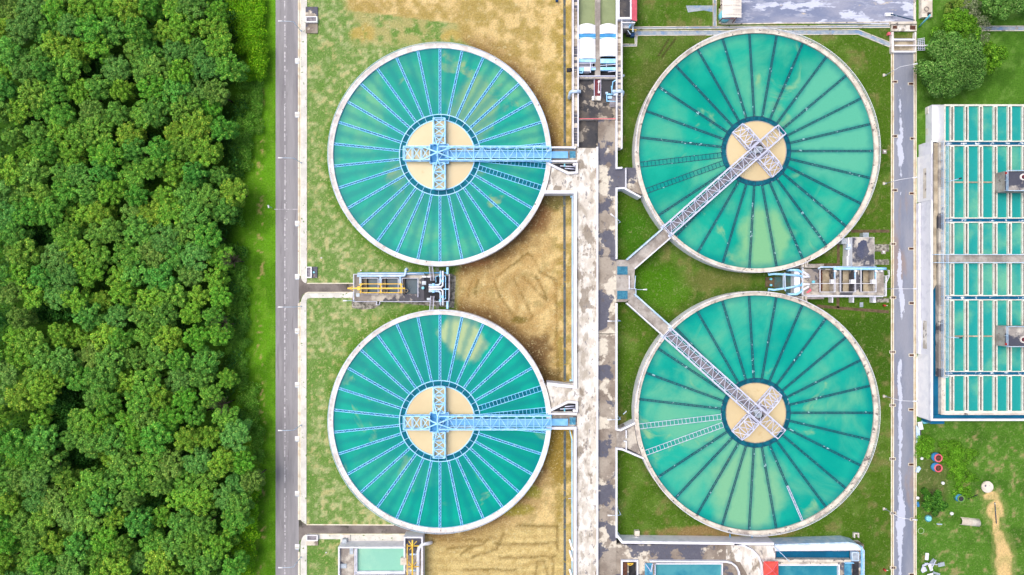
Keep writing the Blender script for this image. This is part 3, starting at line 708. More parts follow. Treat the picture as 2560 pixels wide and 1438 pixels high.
# ------------------------------------------------------------------ truss bridges
def bridge(i):
    cx,cy,ro,ri=TANKS[i]; west=i<2
    st='bluesteel' if west else 'lavsteel'
    lab={0:'light blue truss bridge reaching to the centre of the upper left tank',1:'light blue truss bridge reaching to the centre of the lower left tank',
         2:'pale truss bridge running diagonally down left across the upper right tank',3:'pale truss bridge running diagonally up left across the lower right tank'}[i]
    t=thing('truss_bridge',lab,'truss bridge',cx,cy,4,'truss bridges over the settling tanks',local=True); t.location.z=3.4
    dz=-3.4
    ang={0:0,1:0,2:221.6,3:138.2}[i]; t.rotation_euler=(0,0,R(ang))
    zb,zt=4.25+dz,6.1+dz
    hw=1.62 if west else 1.38
    L=ro*f4-.2
    def truss(mb,a,b,hw,z0,z1,n,cw,top='z',y=False,taper=0,lw=None):
        T=(lambda p:(-p[1],p[0],p[2])) if y else (lambda p:p); lw=lw or cw*.55
        xs=[a+(b-a)*k/n for k in range(n+1)]
        def hz(k):
            if taper and k==n: return z0+(z1-z0)*.25
            return z1
        for s_ in (-1,1):
            mb.bar(T((a,s_*hw,z0)),T((b,s_*hw,z0)),cw)
            for k in range(n): mb.bar(T((xs[k],s_*hw,hz(k))),T((xs[k+1],s_*hw,hz(k+1))),cw)
            for k in range(n+1): mb.bar(T((xs[k],s_*hw,z0)),T((xs[k],s_*hw,hz(k))),lw)
            for k in range(n):
                if k%2: mb.bar(T((xs[k],s_*hw,z0)),T((xs[k+1],s_*hw,hz(k+1))),lw)
                else: mb.bar(T((xs[k],s_*hw,hz(k))),T((xs[k+1],s_*hw,z0)),lw)
        for k in range(n+1): mb.bar(T((xs[k],-hw,hz(k))),T((xs[k],hw,hz(k))),lw*1.1); mb.bar(T((xs[k],-hw,z0)),T((xs[k],hw,z0)),lw)
        for k in range(n):
            if top in 'zx': 
                s_=1 if k%2 else -1
                mb.bar(T((xs[k],s_*hw,hz(k))),T((xs[k+1],-s_*hw,hz(k+1))),lw)
            if top=='x': mb.bar(T((xs[k],-s_*hw,hz(k)-.05)),T((xs[k+1],s_*hw,hz(k+1)-.05)),lw)
    if west:
        m=MB(); truss(m,0,L,hw,zb,zt,13,.26,'z',lw=.11); m.build('main_truss',st,t)
        m=MB(); truss(m,-8.6,-2.2,hw,zb,zt,3,.24,'x',taper=0,lw=.16); m.build('rear_arm',st,t)
        for s_ in (1,-1):
            m=MB(); truss(m,s_*2.3,s_*8.55,1.42,zb-.1,zt-.4,3,.26,'x',y=True,lw=.17); m.build('cross_arm',st,t)
        MB().box(1.3,-.95,zb+.1,L+4.2,.72,zb+.3).build('deck','bluedeck',t)
        m=MB(); m.rail([(1.5,-.98,zb+.3),(L,-.98,zb+.3)],h=1.0,r=.05,sp=1.5); m.rail([(1.5,.74,zb+.3),(L,.74,zb+.3)],h=1.0,r=.05,sp=1.5)
        m.build('deck_handrail',st,t)
        pf=MB(); pf.box(-2.3,-2.35,zb-.05,2.3,2.35,zb+.08); p=pf.build('centre_platform','bluemid',t)
        r_=MB(); r_.rail([(-2.25,-2.3,zb+.08),(2.25,-2.3,zb+.08),(2.25,2.3,zb+.08),(-2.25,2.3,zb+.08)],h=1.0,r=.06,sp=.75,closed=True); r_.build('platform_rail',st,p)
        g=MB(); g.cyl(-.2,0,zb+.08,zb+1.3,.75,16); g.cyl(-.2,0,zb+1.3,zb+1.9,.4,12); g.box(.2,-.5,zb+.08,1.1,.4,zb+.9); gb=g.build('gearbox','bluedeck',t)
        MB().cyl(.65,0,zb+.9,zb+1.4,.3,10).build('motor','navy',gb)
        m=MB(); ap=(-.3,0,zt+.9)
        for s_ in (-1,1):
            m.bar((-.3,s_*hw,zt),(-.3,0,zt+.9),.3)
            m.bar((4.0,s_*hw,zt),ap,.28); m.bar((-4.2,s_*hw,zt),ap,.28)
            m.bar((-1.3,s_*5.0,zt-.3),(-.3,s_*hw,zt+.3),.22); m.bar((1.2,s_*5.0,zt-.3),(-.3,s_*hw,zt+.3),.22)
        m.build('apex_brace',st,t)
        MB().tube([(0,0,-3.4+2.5),(0,0,zb)],.6,14).build('centre_column',st,t)
        m=MB()
        for s_ in (-1,1): m.box(L-.9,s_*hw-.35,zb-.25,L+.3,s_*hw+.35,zb-.01)
        m.build('end_bearing','bluemid',t)
    else:
        m=MB(); truss(m,-7.2,L,hw,zb,zt,19,.24,'z',lw=.11); m.build('main_truss',st,t)
        for s_ in (1,-1):
            m=MB(); truss(m,s_*1.7,s_*7.3,1.62,zb-.3,zt-.5,3,.22,'x',y=True,taper=1,lw=.14); m.build('cross_arm',st,t)
        MB().box(1.6,-.72,zb+.08,L-.1,.72,zb+.2).build('deck','grate',t)
        m=MB()
        for s_ in (-1,1): m.rail([(1.6,s_*.8,zb+.2),(L,s_*.8,zb+.2)],h=1.0,r=.05,sp=1.6)
        m.build('deck_handrail','bluepale',t)
        pf=MB(); pf.box(-1.6,-2.4,zb-.05,1.6,2.2,zb+.06); p=pf.build('centre_platform','grate',t)
        r_=MB(); r_.rail([(-1.55,-2.35,zb+.06),(1.55,-2.35,zb+.06),(1.55,2.15,zb+.06),(-1.55,2.15,zb+.06)],h=1.0,r=.05,sp=.7,closed=True); r_.build('platform_rail',st,p)
        g=MB(); g.cyl(-.1,.1,zb+.06,zb+1.3,.8,16); g.box(.4,-.7,zb+.06,1.3,.3,zb+1.0); g.cyl(-.1,.1,zb+1.3,zb+2.2,.35,12); gb=g.build('gearbox','metal',t)
        MB().box(-1.2,-.6,zb+.06,-.75,.6,zb+1.2).build('control_cabinet','dark',gb)
        MB().tube([(0,0,-3.4+2.5),(0,0,zb)],.6,14).build('centre_column','lavsteel',t)
        m=MB()
        for s_ in (-1,1): m.box(L-.8,s_*hw-.3,zb-.25,L+.5,s_*hw+.3,zb-.01)
        m.build('end_bearing','lavsteel',t)
        m=MB(); m.rail([(L+.1,-1.7,zb-.2),(L+.1,-.9,zb-.2)],h=1.1,r=.05,sp=.5); m.rail([(L+.1,.9,zb-.2),(L+.1,1.7,zb-.2)],h=1.1,r=.05,sp=.5); m.build('gate_rail','bluepale',t)
for i in range(4): bridge(i)

# ------------------------------------------------------------------ central elevated walkway (deck at 3.4 m)
ZD=3.4
T_=thing('elevated_walkway','long raised concrete walkway with three white parapets running down the middle','walkway',1492,800,0)
m=MB(); m.pbox(1443,370,1492,1640,.0,ZD); m.build('pale_lane_deck','conc_lt',T_)
m=MB(); m.pbox(1495.5,300,1541,640,.0,ZD); m.pbox(1495.5,641,1541,834,.0,ZD-.01); m.pbox(1495.5,836,1541,1640,0,ZD); m.build('stained_lane_deck','conc_dk',T_)
# platforms linking the deck to the west tanks (edges follow the tank rims)
c0=TANKS[0]; c1=TANKS[1]
def plat(pts,mt,name='side_platform',z=ZD-.02): return MB().pprism(pts,0,z).build(name,mt,T_)
plat(arc(1099.5,387,281,-4,-19,6)+[(1443,480),(1443,400)],'conc_lt')
plat(arc(1099.5,387,281,4,-4,3)+[(1443,400),(1443,367)],'conc_mix','side_platform',ZD-.35)
plat(arc(1099.5,1053.5,281,19,4,6)+[(1443,1040),(1443,958)],'conc_lt')
plat(arc(1099.5,1053.5,281,4,-4,3)+[(1443,1072),(1443,1036)],'conc_mix','side_platform',ZD-.35)
plat([(1541,466),(1541,424),(1566,419)]+arc(1892,377,307,188,201,6)+[(1566,473)],'conc_dk')
plat([(1541,1118),(1541,1074),(1570,1062)]+arc(1891,1033,307,185,200,6)+[(1566,1120)],'conc_mix')
# parapets
m=MB(); m.pwall([(1493.8,367),(1493.8,1640)],.36,ZD-.3,ZD+1.0); m.build('parapet','white',T_)
m=MB(); m.pwall([(1362,480),(1438.5,480),(1438.5,968),(1368,960)],.72,0,ZD+1.0); m.build('parapet','white',T_)
m=MB(); m.pwall([(1368,1071),(1438.5,1071),(1438.5,1640)],.62,0,ZD+1.0); m.build('parapet','white',T_)
m=MB(); m.pwall([(1372,368.5),(1437,368.5),(1437,372)],.42,0,ZD+1.0); m.build('parapet','white',T_)
m=MB(); m.pwall([(1372,403),(1442,403)],.42,ZD-.35,ZD+1.0); m.build('parapet','white',T_)
m=MB(); m.pwall([(1370,1035),(1442,1035)],.42,ZD-.35,ZD+1.0); m.build('parapet','white',T_)
m=MB(); m.pwall([(1541.5,300),(1541.5,420),(1552,420),(1556,419)],.42,0,ZD+1.0); m.build('parapet','white',T_)
m=MB(); m.pwall([(1541.5,648),(1541.5,471),(1560,470),(1602,493)],.42,0,ZD+1.0); m.build('parapet','white',T_)
m=MB(); m.pwall([(1541.5,758),(1541.5,1074),(1552,1076),(1588,1058)],.45,0,ZD+1.0); m.build('parapet','white',T_)
m=MB(); m.pwall([(1541.5,1345),(1541.5,1122),(1556,1124),(1610,1147)],.42,0,ZD+1.0); m.build('parapet','white',T_)
m=MB(); m.pwall([(1565,420),(1565,474)],.22,ZD,ZD+.9); m.build('low_wall','white',T_)
m=MB(); m.pwall([(1566,1076),(1566,1096)],.22,ZD,ZD+.9); m.pwall([(1560,1104),(1566,1104),(1566,1128)],.22,ZD,ZD+.9); m.build('low_wall','white',T_)
# valve pits between parapet and tank: pit wall as a slanted white frame
for nm_,sy,y0 in (('upper',1,403),('lower',-1,1035)):
    Y=lambda d:y0+sy*d
    m=MB(); m.pwall([(1368,Y(4)),(1420,Y(30)),(1442,Y(28)),(1442,Y(4))],.5,ZD-.1,ZD+.9)
    o=thing('valve_pit','open valve pit in a slanted white frame beside the %s left tank bridge'%nm_,'valve pit',1420,Y(14),ZD,'valve pits beside the walkway'); m.build('frame','white',o)
    MB().pprism([(1376,Y(6)),(1422,Y(26)),(1439,Y(26)),(1439,Y(6))],ZD-.3,ZD+.03).build('pit_floor','dark',o)
    p=MB()
    for a,b in (((1400,Y(12)),(1438,Y(14))),((1412,Y(18)),(1436,Y(20)))): p.tube([W(*a,ZD+.3),W(*b,ZD+.3)],.13,8)
    p.build('pipe','lavsteel',o)
    MB().pbox(1410,min(Y(6),Y(14)),1413,max(Y(6),Y(14)),ZD,ZD+.5).build('valve','cyan',o)
    MB().cyl(*W(1435,Y(9),ZD)[:2],ZD+.03,ZD+.6,.35,12).build('valve_wheel','whiteclean',o)
# grates / hatches
def hatch(nm_,lb,r,z,mt,n=0,grp=None):
    o=thing(nm_,lb,nm_.replace('_',' '),(r[0]+r[2])/2,(r[1]+r[3])/2,z,grp)
    MB().pbox(*r,z,z+.06).build('panel','tealtrough' if n>4 else mt,o)
    if n:
        b=MB(); w=(r[2]-r[0])/n
        for k in range(n): b.pbox(r[0]+w*(k+.2),r[1]+.5,r[0]+w*(k+.75),r[3]-.5,z+.06,z+.12)
        b.build('bars','bluegrate' if mt=='bluegrate' else 'grate',o)
    return o
hatch('floor_hatch','square teal hatch at the end of the upper left bridge deck',(1424,378,1439,395),ZD-.35,'bluegrate',2,'teal hatches')
hatch('floor_hatch','square teal hatch at the end of the lower left bridge deck',(1424,1044,1439,1062),ZD-.35,'bluegrate',2,'teal hatches')
# east junction with diagonal footbridges
J=thing('junction_platform','small concrete junction platform between the two diagonal footbridges','platform',1565,705,0)
MB().pprism([(1541,650),(1565,650),(1588,668),(1586,690),(1588,740),(1565,755),(1541,755)],0,ZD-.02).build('deck','conc_gr',J)
m=MB(); m.prail([(1572,690),(1572,724)],ZD,h=.6,r=.12,sp=3); m.build('low_wall','white',J)
m=MB()
for k in range(7): m.pbox(1574,690+k*4.4,1585,694+k*4.4,0,ZD-.3-.38*k)
m.build('steps','conc_gr',J)
m=MB(); m.prail([(1587,690),(1585,722)],ZD-.5,h=1,r=.06,sp=1.5); m.prail([(1572,722),(1588,722)],ZD,h=1,r=.06,sp=.8); m.prail([(1588,722),(1588,742)],ZD,h=1,r=.07); m.build('handrail','bluepale',J)
hatch('floor_grate','blue barred grate on the junction platform under the upper diagonal footbridge',(1543,666,1569,687),ZD,'bluegrate',14,'blue barred grates')
hatch('floor_grate','blue barred grate on the junction platform above the lower diagonal footbridge',(1543,727,1569,748),ZD,'bluegrate',14,'blue barred grates')
def footbridge(lb,A,B,wpx,left,right):
    o=thing('footbridge',lb,'footbridge',(A[0]+B[0])/2,(A[1]+B[1])/2,0,'diagonal concrete footbridges')
    dx,dy=B[0]-A[0],B[1]-A[1]; l=math.hypot(dx,dy); nx,ny=-dy/l*wpx/2,dx/l*wpx/2
    MB().pprism([(A[0]+nx,A[1]+ny),(B[0]+nx,B[1]+ny),(B[0]-nx,B[1]-ny),(A[0]-nx,A[1]-ny)],ZD-.7,ZD+.05).build('deck','conc_gr',o)
    for s_,mt in ((1,left),(-1,right)):
        MB().pwall([(A[0]+s_*nx,A[1]+s_*ny),(B[0]+s_*nx,B[1]+s_*ny)],.34 if mt=='bluepale' else .28,ZD-.7,ZD+.95).build('parapet',mt,o)
    p=MB()
    for t in (.25,.7):
        q=W(A[0]+dx*t,A[1]+dy*t,ZD-.7); p.box(q.x-.3,q.y-.3,0,q.x+.3,q.y+.3,ZD-.7)
    p.build('support_pier','conc_gr',o)
footbridge('diagonal concrete footbridge up to the upper right tank bridge',(1577,661),(1667,583),30,'white','bluepale')
footbridge('diagonal concrete footbridge down to the lower right tank bridge',(1577,747),(1669,829),30,'white','bluepale')
# blue pipes along the west side of the walkway
o=single(MB().tube([W(1426,492,1.2),W(1431,492,1.2),W(1431,951,1.2),W(1424,951,1.2)],.28,10),'water_pipe','bluesteel','long light blue pipe beside the walkway wall between the left tanks','water pipe')
o=single(MB().rail([W(1428.5,490,.0),W(1428.5,950,0)],h=2.9,r=.04,sp=6),'pipe_handrail','bluepale','thin pale rail along the light blue pipe beside the walkway','handrail')
single(MB().tube([W(1427,1076,1.2),W(1432.5,1100,1.2),W(1432.5,1640,1.2)],.10,8),'service_pipe','yellow','thin yellow pipe running beside the lower walkway wall','pipe')
single(MB().tube([W(1424.5,1076,1.2),W(1430,1100,1.2),W(1430.3,1640,1.2)],.16,8),'service_pipe','bluesteel','thin light blue pipe running beside the yellow pipe','pipe')
for k,(y_,lb) in enumerate(((1350,'white angled frame over the ditch, upper one of the pair'),(1377,'white angled frame over the ditch, lower one of the pair'),(1424,'white angled frame over the ditch at the bottom edge'))):
    single(MB().bar(W(1424,y_,1.6),W(1431,y_+24,1.6),.42).bar(W(1431,y_+24,1.6),W(1438,y_+25,1.6),.4).bar(W(1424,y_,1.6),W(1424,y_,0),.3),'angled_frame','whiteclean',lb,'pipe frame','white angled frames over the ditch')
single(MB().bar(W(1421,1246.5,.8),W(1433,1246.5,2.0),.12),'support_bracket','lavsteel','small pale bracket across the ditch beside the yellow pipe','bracket')
# walkway lamps
G4='lamp posts on the east parapet of the walkway'
for y_,dx,dy,h_,lb in ((560,-.75,.6,5.0,'lamp post on the walkway parapet beside the upper diagonal footbridge'),(800,-1,0,5.5,'lamp post on the walkway parapet just below the lower diagonal footbridge'),
                    (1038,-1,0,5.5,'lamp post on the walkway parapet beside the lower right tank wall'),(1268,-1,0,5.8,'lamp post on the walkway parapet near the bottom of the walkway')):
    lamp('walkway_lamp',lb,1543,y_,dx,dy,h_,2.3,G4,'bluepale')
lamp('street_lamp','short pale lamp post reaching left from the junction platform rail',1588,724,1,0,4.6,1.0,None,'bluepale',0)

# ------------------------------------------------------------------ inlet channel building at the top
B_=thing('inlet_channel','raised concrete inlet channel with two olive basins at the top of the walkway','channel',1493,180,0)
m=MB(); m.slab([(1431.5,-160,1557,369)],[(1447,-160,1488,62),(1501,-160,1541,62),(1447,62,1488,193),(1501,62,1541,193),(1447,196,1541,296),(1447,299,1541,369)],0,3.8); m.build('channel_wall','rim_e',B_)
m=MB(); [m.pwall([(x_,-160),(x_,y2)],.3,3.6,4.7) for x_,y2 in ((1432.8,366),(1445.4,366),(1542,300),(1554.5,372))]; m.build('parapet','white',B_)
m=MB(); rs=random.Random(9)
for x0,x1 in ((1434.5,1443.8),(1544,1552.5)):
    y=-20
    while y<360:
        l=rs.uniform(4,9)
        if rs.random()<.75: m.pbox(x0+rs.uniform(0,1),y,x1-rs.uniform(0,1),y+l,3.79,3.86+rs.uniform(0,.03))
        y+=l+rs.uniform(.6,2)
m.build('cover_slab','conc_dk',B_)
m=MB(); m.pbox(1447,-160,1541,62.5,0,2.9); m.build('basin_water','oliveW',B_)
m=MB(); m.pbox(1447,194,1541,369,0,2.6); m.build('chamber_floor','floor_dk',B_)
m=MB(); m.pbox(1447,62.5,1541,194,0,2.4); m.build('screen_chamber_floor','dark',B_)
m=MB(); m.pwall([(1447,297),(1541,297)],.16,2.6,3.95); m.build('barrier_rail','pinkroof',B_)
m=MB(); m.pbox(1488,-160,1501,193,3.81,3.9); m.build('centre_wall_cap','conc_gr',B_)
G5='white covers over the inlet channel'
for k,(x0,x1,y0,y1,lb) in enumerate(((1447,1489,62,84,'short white cover on the left channel below the olive basin'),(1500,1541,62,84,'short white cover on the right channel below the olive basin'),
                                  (1447,1489,97,146,'large white cover on the left inlet channel'),(1500,1541,97,140,'large white cover on the right inlet channel'))):
    o=thing('channel_cover',lb,'cover',(x0+x1)/2,(y0+y1)/2,3.8,G5)
    n=10; pts=[]; a=W(x0,y0,4.4); b=W(x1,y1,4.4); q=MB()
    vs=[]; 
    for i in range(n+1):
        t=i/n; zz=3.85+.75*math.sin(math.pi*(.08+.84*t))
        yy=a.y+(.28*math.sin(math.pi*t))
        vs+=[(a.x+(b.x-a.x)*t,yy,zz),(a.x+(b.x-a.x)*t,b.y,zz)]
    q.add(vs,[(2*i,2*i+1,2*i+3,2*i+2) for i in range(n)],True)
    q.add([vs[2*i+1] for i in range(n+1)]+[(b.x,b.y,3.8),(a.x,b.y,3.8)],[tuple(range(n+3))]); q.add([vs[2*i] for i in range(n+1)]+[(b.x,a.y,3.8),(a.x,a.y,3.8)],[tuple(range(n+2,-1,-1))])
    q.build('shell','whiteclean',o)
    s_=MB(); s_.pbox(x0,y1-1.2,x1,y1,3.8,3.95); s_.build('lip','white',o)
for r_,z_,lb in (((1447,84.5,1489,92),3.9,'left'),((1500,84.5,1541,92),3.9,'right')):
    o=thing('gate_beam','strong blue beam between the white covers of the %s channel'%lb,'gate beam',(r_[0]+r_[2])/2,88,3.8,'blue gate beams'); MB().pbox(*r_,3.8,4.2).build('beam','bluemid',o)
    MB().pbox(r_[0],93,r_[2],96,3.8,4.1).build('pale_beam','bluesteel',o)
for r_,lb in (((1447,147,1489,155),'light blue beam just below the large left white cover'),((1501,147,1539,158),'light blue beam just below the large right white cover'),
              ((1470,168,1489,175),'light blue channel crossing left of the centre wall'),((1501,168,1539,176),'light blue channel crossing right of the centre wall')):
    single(MB().pbox(*r_,3.3,4.0),'cross_beam','bluesteel',lb,'beam','light blue cross beams')
o=thing('screen_machine','bar screen machine with pale rails on the left inlet channel','screen machine',1468,168,2.4)
f=MB(); 
for k in range(7): f.bar(W(1450+k*5,158,4.2),W(1450+k*5,168,4.2),.12)
f.bar(W(1448,158,4.2),W(1488,158,4.2),.16); f.bar(W(1448,168,4.2),W(1488,168,4.2),.16); f.bar(W(1476,155,4.3),W(1476,182,4.3),.2); f.build('rail_frame','lavsteel',o)
MB().pbox(1447,168,1462,178,2.4,4.1).build('housing','bluesteel',o); MB().pbox(1461,168,1475,178,2.4,4.5).build('motor_box','whiteclean',o)
MB().tube([W(1446,182,4),W(1456,183,4),W(1458,174,4)],.15,8).build('pipe','bluesteel',o)
o=thing('screen_rail','pale handrail frame on the right inlet channel below the blue beams','handrail',1520,168,2.6)
f=MB(); f.bar(W(1501,164,4.2),W(1540,161,4.2),.14); f.bar(W(1516,160,4.2),W(1516,168,4.2),.14); f.bar(W(1520,180,4),W(1538,178,4),.16); f.build('rail','lavsteel',o)
MB().pwall([(1446,190),(1538,190)],.2,2.6,4.3).build('crossbar','lavsteel',o)
# large bent pipes
single(MB().tube([W(1452,229,4.8),W(1430,229,4.8),W(1426,232,4.3),W(1423,244,2.0),W(1423,246,.2)],.42,14),'bent_pipe','bluepale','thick pale blue bent pipe on the left side of the inlet channel','bent pipe','pale bent pipes')
single(MB().tube([W(1531,229,4.8),W(1553,228,4.8),W(1557,231,4.3),W(1555,238,2.2),W(1555,239,.2)],.42,14),'bent_pipe','bluepale','thick pale blue bent pipe on the right side of the inlet channel','bent pipe','pale bent pipes')
single(MB().tube([W(1446,174,3.2),W(1426,175,3.2)],.4,14).tube([W(1428,175,3.2),W(1417,176,3.0)],.52,14),'outlet_pipe','dark','black mouthed pipe sticking left out of the inlet channel','outlet pipe')
single(MB().tube([W(1553,189,3.4),W(1560,189.5,3.2)],.3,12),'outlet_pipe','bluepale','short pale blue pipe stub on the right of the inlet channel','pipe stub')
single(MB().tube([W(1392,-8,1.2),W(1392.5,5,1.2)],.35,12),'drain_pipe','navy','short dark blue pipe end at the top edge of the dry field','pipe')
o=thing('sluice_shaft','dark red trough with white rods in the inlet chamber','sluice',1493,222,2.6)
MB().pbox(1486,197,1502,241,2.6,2.9).build('trough','darkred',o); m=MB(); m.pwall([(1486,196),(1486,246)],.12,2.6,3.3); m.pwall([(1502,196),(1502,246)],.12,2.6,3.3); m.build('edge','lavsteel',o)
MB().tube([W(1497,206,3.4),W(1496,232,3.4)],.12,8).build('rod','whiteclean',o); 
m=MB(); [m.cyl(*W(x_,y_,3.2)[:2],2.9,3.6,.28,10) for x_,y_ in ((1497,205),(1497,231),(1482,249),(1482,244))]; m.build('valve_wheel','whiteclean',o)
m=MB(); m.pbox(1483,240,1502,251,2.6,3.1); m.build('base_block','conc_lt',o)
o=thing('valve_group','cluster of light blue valves and pipes beside the right bent pipe','valves',1528,245,2.6)
m=MB(); m.tube([W(1516,236,3.2),W(1535,236,3.2)],.22,8); m.tube([W(1516,253,3.2),W(1541,254,3.2)],.14,8); m.tube([W(1517,236,3.2),W(1517,254,3.2)],.14,8); m.tube([W(1532,205,3.6),W(1540,200,3.6),W(1541,160,3.6)],.16,8); m.tube([W(1529,215,3.6),W(1529,236,3.4),W(1532,205,3.6)],.16,8); m.build('pipes','bluesteel',o)
m=MB(); m.pbox(1520,240,1530,247,2.6,3.6); m.pbox(1514,230,1520,234,2.6,3.4); m.pbox(1534,233,1545,238,3.8,4.6); m.build('valve_body','bluepale',o)
m=MB(); m.pbox(1524,241,1538,268,3.2,3.3); m.build('grating','grate',o)
# control building corner with dark room and pink roof
o=thing('pump_house','roofless white room with a pink metal side roof at the top edge','pump house',1565,0,0)
m=MB(); m.slab([(1545,-120,1579,48)],[(1549,-115,1575.5,43)],0,5.4); m.build('wall','white',o)
MB().pbox(1549,-115,1575.5,43,0,5.0).build('flat_roof','floor_dk',o)
m=MB(); a=W(1577,-120,5.2); b=W(1594,50,5.2); m.add([(a.x,b.y,5.3),(b.x,b.y,4.4),(b.x,a.y,4.4),(a.x,a.y,5.3),(a.x,b.y,5.15),(b.x,b.y,4.25),(b.x,a.y,4.25),(a.x,a.y,5.15)],[(0,1,2,3),(7,6,5,4),(0,4,5,1),(1,5,6,2),(2,6,7,3),(3,7,4,0)])
m.build('side_roof','pinkroof',o)
o=thing('entrance_landing','white stair landing with rails beside the pink roofed pump house','landing',1575,65,0)
MB().pbox(1554,55,1588,57.5,0,4.6).build('parapet','white',o); MB().pbox(1553,58,1575,72,0,3.0).build('landing','conc_gr',o); m=MB(); [m.pbox(1555,58+k*3,1573,60+k*3,3.0,3.3) for k in range(4)]; m.build('steps','whiteclean',o)
m=MB(); m.tube([W(1572,70,3),W(1582,50,4.2)],.25,8); m.build('pipe','bluesteel',o)
o=thing('dosing_machine','small dark machine with a yellow rail beside the channel','machine',1575,83,0)
MB().pbox(1567,78,1578,87,0,1.6).build('body','dark',o); m=MB(); m.bar(W(1556,74,2.2),W(1591,74.5,2.2),.16); m.bar(W(1591,74,2.2),W(1588,80,2.2),.12); m.build('yellow_rail','yellow',o)
m=MB(); m.bar(W(1569,76,2.2),W(1576,86,2.2),.16); m.bar(W(1582,67,2.4),W(1582,80,2.4),.3); m.build('strut','bluepale',o); MB().pbox(1576,82,1586,91,0,1.0).build('motor','navy',o)

# ------------------------------------------------------------------ shed on the plaza
o=thing('open_shed','open shed with a white corrugated roof on dark red posts','shed',1828,20,0)
m=MB(); n=26; a=W(1806,-60,4.3); b=W(1854,44,4.3)
vs=[];
for i in range(n+1):
    t=i/n; yy=a.y+(b.y-a.y)*t; z=.05*math.cos(i*math.pi)
    vs+=[(a.x,yy,4.2+z),(a.x+(b.x-a.x)*.5,yy,4.55+z),(b.x,yy,4.2+z)]
m.add(vs,[(3*i+j,3*i+3+j,3*i+4+j,3*i+1+j) for i in range(n) for j in (0,1)])
m.build('roof','corr',o)
m=MB(); 
for i in range(9):
    yy=b.y+(a.y-b.y)*(i+.6)/9; m.bar((a.x+.1,yy,4.28),(b.x-.1,yy,4.28),.07) if i<0 else None
    [m.box(a.x+.4+k*.42,yy-.05,4.3+.35*(1-abs((.4+k*.42)/(b.x-a.x)*2-1)),a.x+.5+k*.42,yy+.05,4.36+.35*(1-abs((.4+k*.42)/(b.x-a.x)*2-1))) for k in range(10)]
m.build('roof_bolts','grate',o)
m=MB()
for p in ((1797,56),(1831,57),(1797,20)):
    q=W(*p,0); m.bar(q,(q.x+(.35 if p[0]<1820 else .2),q.y+.3,4.2),.14)
m.bar(W(1804,47,4.1),W(1836,47,4.1),.14); m.bar(W(1797,56,.2),W(1804,47,4.1),.1); m.build('post','darkred',o)
MB().pprism([(1797,22),(1840,22),(1840,52),(1835,58),(1797,59)],.02,.06).build('floor_slab','conc_lt',o)
single(MB().cyl(*W(1812,40,1)[:2],.06,1.9,1.45,24),'water_tank','cyan','round turquoise tank under the corrugated shed roof','tank')
single(MB().pbox(2204+10,32,2233,40,0,.5),'lamp_base_block','whiteclean','pale block on the plaza at the foot of the dark leaning pole','concrete block')
single(MB().tube([W(2225,36,0.3),W(2225,36,0.3)+Vector((.1,0,.1)),W(2286,50.5,7.6)],.17,8,.13),'leaning_pole','slate','dark pole leaning over the right end of the plaza','pole')
single(MB().tube([W(2297,68,0),W(2325,38,6.6)],.22,10,.2),'leaning_pipe','cyan','turquoise pipe rising to the concrete valve house at the plaza corner','pipe')
o=thing('valve_house','small concrete block with a dark hatch beside the plaza corner','valve house',2318,20,0)
MB().pbox(2304,-30,2331,43,0,1.2).build('block','rim_e',o); MB().pbox(2320,31,2327,39,1.2,1.5).build('hatch','dark',o)
m=MB(); q=W(2316,23,1.2); m.ring(q.x,q.y,.45,.6,1.2,1.4,20); m.build('manhole_ring','conc_gr',o)
# gate / culvert crossing over the drain at the top of the east road
o=thing('culvert_bridge','concrete culvert crossing with white beams at the top of the east road','culvert',2260,95,0)
MB().pbox(2228,54,2292,60,0,1.0).build('headwall','rim_e',o); MB().pbox(2229,62,2292,78,0,.5).build('deck','conc_lt',o)
m=MB(); m.pbox(2232,64,2243,72,.5,.56); m.pbox(2275,64,2289,74,.5,.56); m.build('dark_opening','brown',o)
m=MB(); m.pbox(2233,97,2291,101,.02,.9); m.pbox(2233,127,2291,131,.02,.9); m.pbox(2237,112,2320,115,.9,1.1); m.build('beam','white',o)
m=MB(); m.pbox(2229,80,2234.5,131,0,1.0); m.pbox(2287.5,80,2291,131,0,1.0); m.build('side_wall','rim_w',o)
m=MB(); m.pbox(2236,101.5,2287,126.5,.02,.08); m.build('grid','beige',o)
m=MB()
for k in range(8): m.bar(W(2293,98+k*4,.6),W(2312,95+k*4.4,.9),.1); 
for k in range(4): m.bar(W(2295+k*5,97,.7),W(2297+k*5,126,.8),.1)
m.build('screen','lavsteel',o)
single(MB().pbox(2221,80,2226,87,0,.8),'hydrant_box','pinkroof','small pinkish box beside the drain end at the culvert','box')

# ------------------------------------------------------------------ west pump station between the left tanks
ZS=2.6
o=thing('pump_station','west pump station deck with three dark pits between the left tanks','pump station',1005,720,0)
m=MB(); m.slab([(886,686,1124,753)],[(905,696,947,735),(955,696,997,735),(1006,696,1046,735)],0,ZS); m.build('deck','conc_mix',o)
for k,x_ in enumerate((905,955,1006)):
    MB().pbox(x_,696,x_+42,735,0,.9).build('pit_water','darkblue',o)
    m=MB(); m.pbox(x_,696,x_+12-3*k,735,0,1.9); m.build('pit_bench','beige',o)
    q=W(x_+10,727,1.9); m=MB(); m.ring(q.x,q.y,.28,.46,1.9,2.2,16); m.build('pit_pipe_mouth','beige',o)
m=MB(); m.prail([(905,696),(947,696),(947,735),(905,735)],ZS,h=1,r=.05,sp=2,closed=True); m.prail([(956,696),(997,696),(997,735),(956,735)],ZS,h=1,r=.05,sp=2,closed=True); m.prail([(1007,735),(1007,696),(1046,696),(1046,743)],ZS,h=1,r=.05,sp=2)
